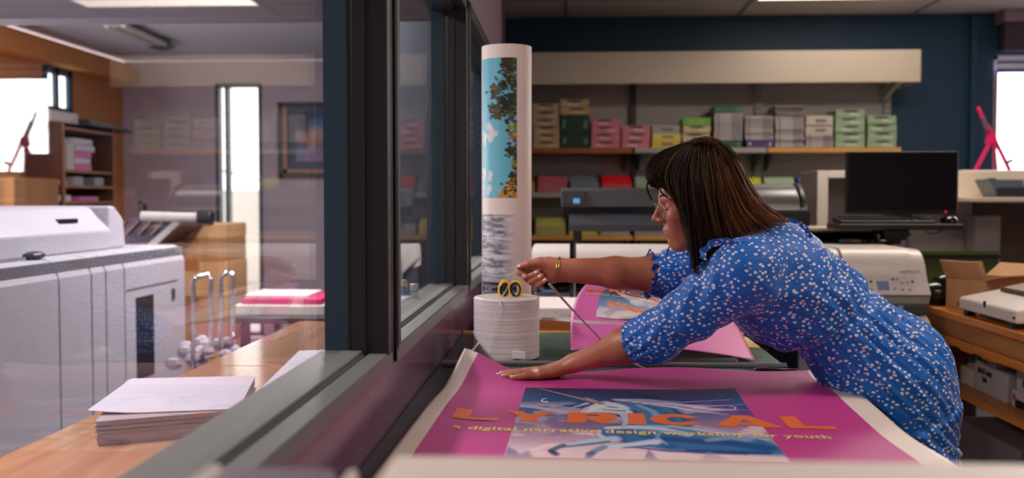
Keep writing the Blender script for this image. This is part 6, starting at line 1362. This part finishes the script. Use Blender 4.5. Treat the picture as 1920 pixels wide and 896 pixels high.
# cloth folds pushed along the normals
N_ = np.zeros_like(V); fn_ = np.cross(V[Q[:, 2]]-V[Q[:, 0]], V[Q[:, 3]]-V[Q[:, 1]])
for i in range(4): np.add.at(N_, Q[:, i], fn_)
N_ /= np.linalg.norm(N_, axis=1)[:, None]+1e-12
ctr = V.mean(0)
if ((V-ctr)*N_).sum() < 0: N_ = -N_
x, y, z = V.T; S_ = lambda e0, e1, v: (lambda t: t*t*(3-2*t))(np.clip((v-e0)/(e1-e0), 0, 1))
tax = (pel-wai); tl = np.linalg.norm(tax); tax /= tl; tt = ((V-wai)@tax); lat = y-WYC; perp = np.cross(tax, [0, 1, 0]); dpt = (V-wai)@perp; th = np.arctan2(lat, dpt)
arm = S_(.02, .0, np.minimum(1, (x-.43)))*0
isarm = S_(.44, .36, x)                                     # 1 on the sleeves
skirt = S_(.0, .03, tt)*(1-isarm)
wv = np.sin(th*34+2.5*np.sin(tt*9+th*2))*.6+np.sin(th*57+1.7*np.sin(tt*14))*.4
seam_z = .845+.10*(x-.75)/.15*.6; below = S_(seam_z+.006, seam_z-.02, z)*skirt
d = skirt*(1-below)*wv*(.0028+.0040*S_(.0, .06, tt))*(1-.55*S_(.08, .26, tt))
d += below*(.006+np.sin(th*46+1.5*np.sin(z*12))*.0042+np.sin(th*19+z*5)*.005*S_(.87, .7, z))
d += skirt*np.exp(-((z-seam_z)/.005)**2)*-.002
wl = np.exp(-(tt/.012)**2)*(1-isarm); d -= wl*.011                       # drawn-in waist seam
d += (1-skirt)*(1-isarm)*np.exp(-((tt+.05)/.06)**2)*(np.sin(th*26+np.sin(tt*40)*1.2)*.0036+np.sin((tt*90+th*5))*.0026)
# long slanting drag folds on the bodice and sleeves
d += (1-skirt)*(1-isarm)*(np.sin((x*.6+z*1.0)*75+3*np.sin(x*17)+2*np.sin(y*22))*.0024+np.sin((x*1.0-z*.4)*50+2*np.sin(z*25))*.0022)
sa = (lE-lS)/np.linalg.norm(lE-lS); ts = (V-lS)@sa; near = (y < WYC+.06); Ls = np.linalg.norm(lE-lS)
rp_ = V-lS-ts[:, None]*sa; e1 = np.cross(sa, [0, 1, 0]); e1 /= np.linalg.norm(e1); e2 = np.cross(sa, e1); ta = np.arctan2(rp_@e2, rp_@e1)
d += isarm*near*(np.sin(ta*11+np.sin(ts*30)*1.5)*.0016*S_(Ls*.55, Ls*1.0, ts)+np.sin(ta*20)*.0026*S_(Ls*.93, Ls*1.08, ts)+np.sin(ts*75+ta*2+1.5*np.sin(ta*3))*.0034*S_(0, .05, ts)*S_(Ls, Ls*.6, ts))
d += isarm*(~near)*(np.sin(z*160+x*60)*.002+np.sin(z*70+y*120)*.002)
d += (np.random.RandomState(1).rand(len(d))-.5)*0
V = V+N_*d[:, None]
def dress_mat():
    m, nt, N, L = nodes('dress_dotted'); b = N['Principled BSDF']; tc = N.new('ShaderNodeTexCoord')
    nz = N.new('ShaderNodeTexNoise'); nz.inputs['Scale'].default_value = 60; nz.inputs['Detail'].default_value = 1; L.new(tc.outputs['Object'], nz.inputs['Vector'])
    ad = N.new('ShaderNodeMix'); ad.data_type = 'VECTOR'; ad.inputs[0].default_value = .006; L.new(tc.outputs['Object'], ad.inputs[4]); L.new(nz.outputs['Color'], ad.inputs[5])
    mp = N.new('ShaderNodeMapping'); mp.inputs['Rotation'].default_value = (0, .7, 0); mp.inputs['Scale'].default_value = (.86, .8, 1.12); L.new(ad.outputs[1], mp.inputs[0])
    vo = N.new('ShaderNodeTexVoronoi'); vo.inputs['Scale'].default_value = 94; vo.inputs['Randomness'].default_value = .68; L.new(mp.outputs[0], vo.inputs['Vector'])
    r = N.new('ShaderNodeValToRGB'); r.color_ramp.elements[0].position = .30; r.color_ramp.elements[1].position = .34; r.color_ramp.elements[0].color = lin((236, 228, 232)); r.color_ramp.elements[1].color = lin((6, 106, 204)); L.new(vo.outputs['Distance'], r.inputs[0]); L.new(r.outputs[0], b.inputs['Base Color'])
    b.inputs['Roughness'].default_value = .52; b.inputs['Sheen Weight'].default_value = .25; b.inputs['Specular IOR Level'].default_value = .35
    n3 = N.new('ShaderNodeTexNoise'); n3.inputs['Scale'].default_value = 26; n3.inputs['Detail'].default_value = 5; m2 = N.new('ShaderNodeMapping'); m2.inputs['Rotation'].default_value = (0, -.8, 0); m2.inputs['Scale'].default_value = (.5, 1.6, 1.8); L.new(tc.outputs['Object'], m2.inputs[0]); L.new(m2.outputs[0], n3.inputs['Vector'])
    bp = N.new('ShaderNodeBump'); bp.inputs['Strength'].default_value = .55; bp.inputs['Distance'].default_value = .006; L.new(n3.outputs['Fac'], bp.inputs['Height']); L.new(bp.outputs[0], b.inputs['Normal'])
    return m
M_dress = dress_mat()
dress = np_mesh('dress', V, Q, M_dress, wo)
# ruffles: collar, shoulder, far cuff; waist tie
def ruffle(path, out, w_, amp, freq, name):
    """a gathered strip standing off a path of points along the outward vectors"""
    n = len(path)-1
    def fn(u, v):
        f = u*n; i = min(int(f), n-1); f -= i; p = Vector(path[i]).lerp(Vector(path[i+1]), f); o = Vector(out[i]).lerp(Vector(out[i+1]), f).normalized(); t_ = (Vector(path[i+1])-Vector(path[i])).normalized(); b_ = t_.cross(o)
        return p+o*w_*v+b_*amp*math.sin(u*freq)*v+o*amp*.4*math.sin(u*freq*.5+1)*v
    return MB().sheet(fn, 160, 5).build(name, M_dress, wo, smooth='all')
def loop(c, ax, r, n=24, r2=None):
    ax = np.array(ax)/np.linalg.norm(ax); e1 = np.cross(ax, [0, 1, 0]); e1 /= np.linalg.norm(e1); e2 = np.cross(ax, e1); P_ = []; O = []
    for k in range(n+1):
        q = 2*PI*k/n; o = e1*math.cos(q)+e2*math.sin(q); P_.append(c+e1*math.cos(q)*r+e2*math.sin(q)*(r2 or r)); O.append(o)
    return P_, O
nax = nk1-nk0; nb = nk0+np.array([.012, 0, .0])
P_, O = loop(nb+np.array([0, 0, .004]), nax, .062); ruffle(P_, [o*.55+nax/np.linalg.norm(nax)*.8 for o in O], .024, .005, 70, 'collar')
P_, O = loop(cu2+a2*.010, a2, .049, r2=.046); ruffle(P_, [o*.5+a2*.9 for o in O], .022, .006, 80, 'cuff')
P_, O = loop(cu+a1*.006, a1, .0485); ruffle(P_, [o*.35+a1*.9 for o in O], .008, .002, 90, 'cuff')
tp = [Vector(px(x_, y_, Y=yy)) for x_, y_, yy in ((1598, 545, 2.30), (1604, 536, 2.28), (1614, 540, 2.28), (1612, 551, 2.28), (1603, 548, 2.28), (1618, 556, 2.27), (1626, 566, 2.27), (1634, 576, 2.27), (1660, 592, 2.26), (1690, 610, 2.25), (1722, 634, 2.25))]
MB().tube(tp, .0042, 8).build('waist_tie', M_dress, wo, smooth='all')
MB().tube([Vector(px(x_, y_, Y=2.275)) for x_, y_ in ((1600, 546), (1608, 538), (1622, 546), (1628, 558), (1618, 556), (1608, 550))], .0045, 8).build('waist_tie', M_dress, wo, smooth='all')
sp_ = [(1324, 488, 2.135), (1324, 474, 2.14), (1334, 464, 2.145), (1352, 459, 2.15), (1372, 460, 2.145), (1392, 468, 2.135), (1408, 482, 2.125), (1416, 500, 2.12)]
pq = [np.array(px(a_, b_, Y=c_+.012)) for a_, b_, c_ in sp_]; oo = [np.array(v_) for v_ in ((-.9, -.35, .3), (-.8, -.4, .5), (-.5, -.45, .8), (-.15, -.5, .9), (.1, -.5, .9), (.3, -.55, .8), (.4, -.6, .6), (.45, -.7, .4))]
ruffle(pq, oo, .017, .004, 34, 'shoulder_frill')
sp_ = [(1462, 417, 2.25), (1480, 416, 2.25), (1496, 421, 2.25), (1508, 432, 2.25), (1516, 448, 2.25)]
ruffle([np.array(px(a_, b_, Y=c_)) for a_, b_, c_ in sp_], [np.array(v_) for v_ in ((-.1, -.3, 1), (.1, -.3, 1), (.4, -.3, .8), (.6, -.3, .6), (.7, -.3, .3))], .010, .0015, 16, 'collar_edge')
# ------------------------------------------------------------------ hair
gd = [[(1306, 267, 2.315), (1262, 284, 2.30), (1232, 303, 2.285), (1220, 326, 2.275), (1225, 344, 2.272), (1230, 352, 2.27)],
      [(1308, 266, 2.31), (1266, 288, 2.285), (1240, 318, 2.262), (1233, 336, 2.256), (1247, 350, 2.248), (1268, 364, 2.242)],
      [(1311, 265, 2.305), (1280, 288, 2.265), (1262, 330, 2.238), (1272, 374, 2.232), (1287, 412, 2.228), (1290, 462, 2.23)],
      [(1314, 264, 2.305), (1294, 292, 2.252), (1287, 345, 2.222), (1293, 400, 2.214), (1300, 455, 2.205), (1306, 505, 2.20)],
      [(1320, 263, 2.305), (1314, 295, 2.245), (1316, 350, 2.212), (1322, 405, 2.200), (1330, 450, 2.190), (1338, 480, 2.185)],
      [(1326, 262, 2.305), (1338, 292, 2.25), (1350, 345, 2.215), (1362, 395, 2.198), (1374, 430, 2.186), (1386, 452, 2.178)],
      [(1332, 262, 2.31), (1350, 292, 2.265), (1370, 340, 2.232), (1392, 385, 2.210), (1414, 410, 2.19), (1438, 428, 2.180)],
      [(1337, 262, 2.32), (1360, 286, 2.295), (1386, 328, 2.268), (1408, 368, 2.24), (1434, 396, 2.215), (1464, 415, 2.205)],
      [(1338, 263, 2.34), (1364, 284, 2.34), (1389, 324, 2.33), (1412, 364, 2.31), (1440, 392, 2.285), (1472, 411, 2.265)],
      [(1335, 264, 2.36), (1358, 292, 2.385), (1382, 338, 2.395), (1402, 380, 2.39), (1424, 408, 2.38), (1446, 424, 2.37)],
      [(1325, 264, 2.365), (1345, 300, 2.405), (1360, 350, 2.43), (1375, 400, 2.445), (1388, 432, 2.45), (1396, 450, 2.45)],
      [(1315, 265, 2.365), (1300, 300, 2.405), (1300, 350, 2.43), (1305, 400, 2.445), (1310, 450, 2.45), (1315, 490, 2.45)],
      [(1308, 266, 2.36), (1272, 295, 2.39), (1266, 345, 2.405), (1284, 390, 2.41), (1292, 425, 2.42), (1296, 452, 2.42)],
      [(1306, 267, 2.35), (1258, 288, 2.36), (1230, 318, 2.368), (1226, 340, 2.372), (1238, 352, 2.38), (1250, 362, 2.388)],
      [(1306, 267, 2.33), (1258, 283, 2.33), (1227, 302, 2.328), (1217, 326, 2.325), (1223, 344, 2.322), (1227, 350, 2.32)]]
for g in gd: g.insert(0, (1322, 284, 2.335)); g[1] = (g[1][0]*.55+1322*.45+(0), g[1][1]+1, g[1][2])
GP = np.array([[list(px(*p[:2], Y=p[2])) for p in g] for g in gd]); ng = len(GP)
def cr(P0, P1, P2, P3, f): return .5*(2*P1+(P2-P0)*f+(2*P0-5*P1+4*P2-P3)*f*f+(3*P1-P0-3*P2+P3)*f**3)
def hair_pt(a, v):
    """a runs round the head through the guides, v from root to tip"""
    a = a % ng; i = int(a); f = a-i; g4 = [GP[(i+k) % ng] for k in (-1, 0, 1, 2)]; row = cr(*g4, f); m = row.shape[0]-1; q = v*m; j = min(int(q), m-1); f2 = q-j
    return cr(row[max(j-1, 0)], row[j], row[j+1], row[min(j+2, m)], f2)
hcn = hc+np.array([0, 0, .01])
def inset(p, e): 
    d_ = hcn-p; d_[2] *= .4; L_ = np.linalg.norm(d_)+1e-9; return p+d_/L_*e
hm, hnt, hN, hL = nodes('hair_brown'); hb = hN['Principled BSDF']; hv = hN.new('ShaderNodeVertexColor'); hv.layer_name = 'Col'; hL.new(hv.outputs[0], hb.inputs['Base Color']); hb.inputs['Roughness'].default_value = .45; hb.inputs['Specular IOR Level'].default_value = .16
NA, NVv = 120, 22
sb = MB(); sb.sheet(lambda u, v: Vector(inset(hair_pt(u*ng*.99999, v*.97), .006+.003*math.sin(u*90))), NA, NVv)
sb.ball(tuple(hcn+np.array([-.002, 0, .008])), (.080, .075, .084), 20, 12)
hr = random.Random(3); st_ = MB(); cols = []
pal_h = [(36, 20, 12), (50, 30, 17), (68, 43, 24), (84, 60, 34), (110, 82, 48), (142, 110, 68)]
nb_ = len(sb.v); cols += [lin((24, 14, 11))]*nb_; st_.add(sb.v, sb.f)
for s in range(4600):
    a = hr.uniform(0, ng); cl = math.floor(a*9); ch = math.sin(cl*12.9898)*43758.5453; ch -= math.floor(ch); b = a+(cl/9+.055-a)*.75+hr.gauss(0, .05 if hr.random() < .8 else .35)+(ch-.5)*.5; off = hr.uniform(-.004, .006) if hr.random() < .85 else hr.uniform(-.007, -.003); ln = hr.uniform(.80, 1.04)-.10*(ch > .7); r_ = hr.uniform(.0008, .0016); v0 = hr.uniform(0, .08)
    if s > 4540: off = hr.uniform(-.012, -.006); r_ = .0004
    wv1, wv2, ph1 = hr.uniform(0, .0022), hr.uniform(0, .0022), hr.uniform(0, 6.3); pts = []
    for k in range(13):
        v = v0+(min(ln, 1.0)-v0)*k/12; aa = a+(b-a)*v; p = inset(hair_pt(aa, v), off); p = p+np.array([math.sin(v*9+ph1)*wv1+math.sin(v*7+ch*9)*.003, math.cos(v*7+ph1)*wv2, math.sin(v*5+ch*17)*.002])*min(1, v*3)
        if ln > 1 and k == 12: p = p+(p-np.array(pts[-1]))*.5
        pts.append(Vector(p))
    n0 = len(st_.v); st_.tube(pts, [r_*(1-.75*(k/12)**2) for k in range(13)], 3, cap=False)
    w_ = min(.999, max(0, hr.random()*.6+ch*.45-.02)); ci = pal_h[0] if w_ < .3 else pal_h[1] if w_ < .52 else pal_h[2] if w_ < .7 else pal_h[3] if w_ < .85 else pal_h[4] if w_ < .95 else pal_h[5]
    i0 = a % ng; hl = .5+2.1*sm((i0-3.6)/2.6) if i0 < 9.5 else .5  # highlight put into the strand colour: dark in front, brighter at the back
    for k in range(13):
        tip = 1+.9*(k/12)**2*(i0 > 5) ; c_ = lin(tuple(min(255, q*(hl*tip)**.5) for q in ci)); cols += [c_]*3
def lock(pts, r_, n=1, jit=.001, col=(40, 25, 17)):
    for _ in range(n):
        pp = [Vector(px(x_, y_, Y=yy))+Vector((hr.gauss(0, jit), hr.gauss(0, jit*1.5), hr.gauss(0, jit))) for x_, y_, yy in pts]; out = []
        for k in range(13):
            f = k/12*(len(pp)-1); i = min(int(f), len(pp)-2); f -= i; out.append(cr(pp[max(i-1, 0)], pp[i], pp[i+1], pp[min(i+2, len(pp)-1)], f))
        st_.tube(out, [r_*(1-.8*(k/12)**2) for k in range(13)], 3, cap=False); cols.extend([lin(col)]*39)
for dy in (0, .02, -.02): lock([(1262, 284, 2.30+dy), (1234, 314, 2.29+dy), (1216, 340, 2.28+dy), (1214, 356, 2.275+dy), (1222, 374, 2.27+dy)], .0009, 16, .0012)
lock([(1236, 320, 2.262), (1232, 342, 2.258), (1242, 362, 2.25), (1258, 374, 2.245)], .0008, 14, .0012); lock([(1250, 325, 2.25), (1250, 350, 2.245), (1268, 370, 2.238), (1284, 382, 2.232)], .0010, 24, .0016)
lock([(1300, 266, 2.30), (1320, 261, 2.30), (1345, 265, 2.30), (1368, 280, 2.29), (1388, 302, 2.27)], .0007, 40, .003, (90, 66, 42)); lock([(1296, 272, 2.28), (1310, 265, 2.27), (1335, 268, 2.26), (1358, 286, 2.25), (1376, 310, 2.24)], .0007, 40, .003, (64, 45, 30))
lock([(1262, 440, 2.40), (1258, 455, 2.40), (1252, 472, 2.40), (1248, 488, 2.395)], .0007, 10, .001, (70, 46, 34))

for _ in range(110):
    t0 = hr.random(); x_, y_ = [(1300-70*t0, 264+62*t0**1.3), (1340+70*t0, 262+75*t0**1.5)][hr.random() < .45]; q_ = hr.uniform(2.28, 2.37); dx, dy = hr.uniform(-13, 3)*(1 if x_ < 1300 else -.6), hr.uniform(-6, 6)
    lock([(x_+4, y_+5, q_), (x_+dx*.4, y_+dy*.2-1, q_), (x_+dx, y_+dy, q_)], .00035, 1, .0006, (110, 88, 66))
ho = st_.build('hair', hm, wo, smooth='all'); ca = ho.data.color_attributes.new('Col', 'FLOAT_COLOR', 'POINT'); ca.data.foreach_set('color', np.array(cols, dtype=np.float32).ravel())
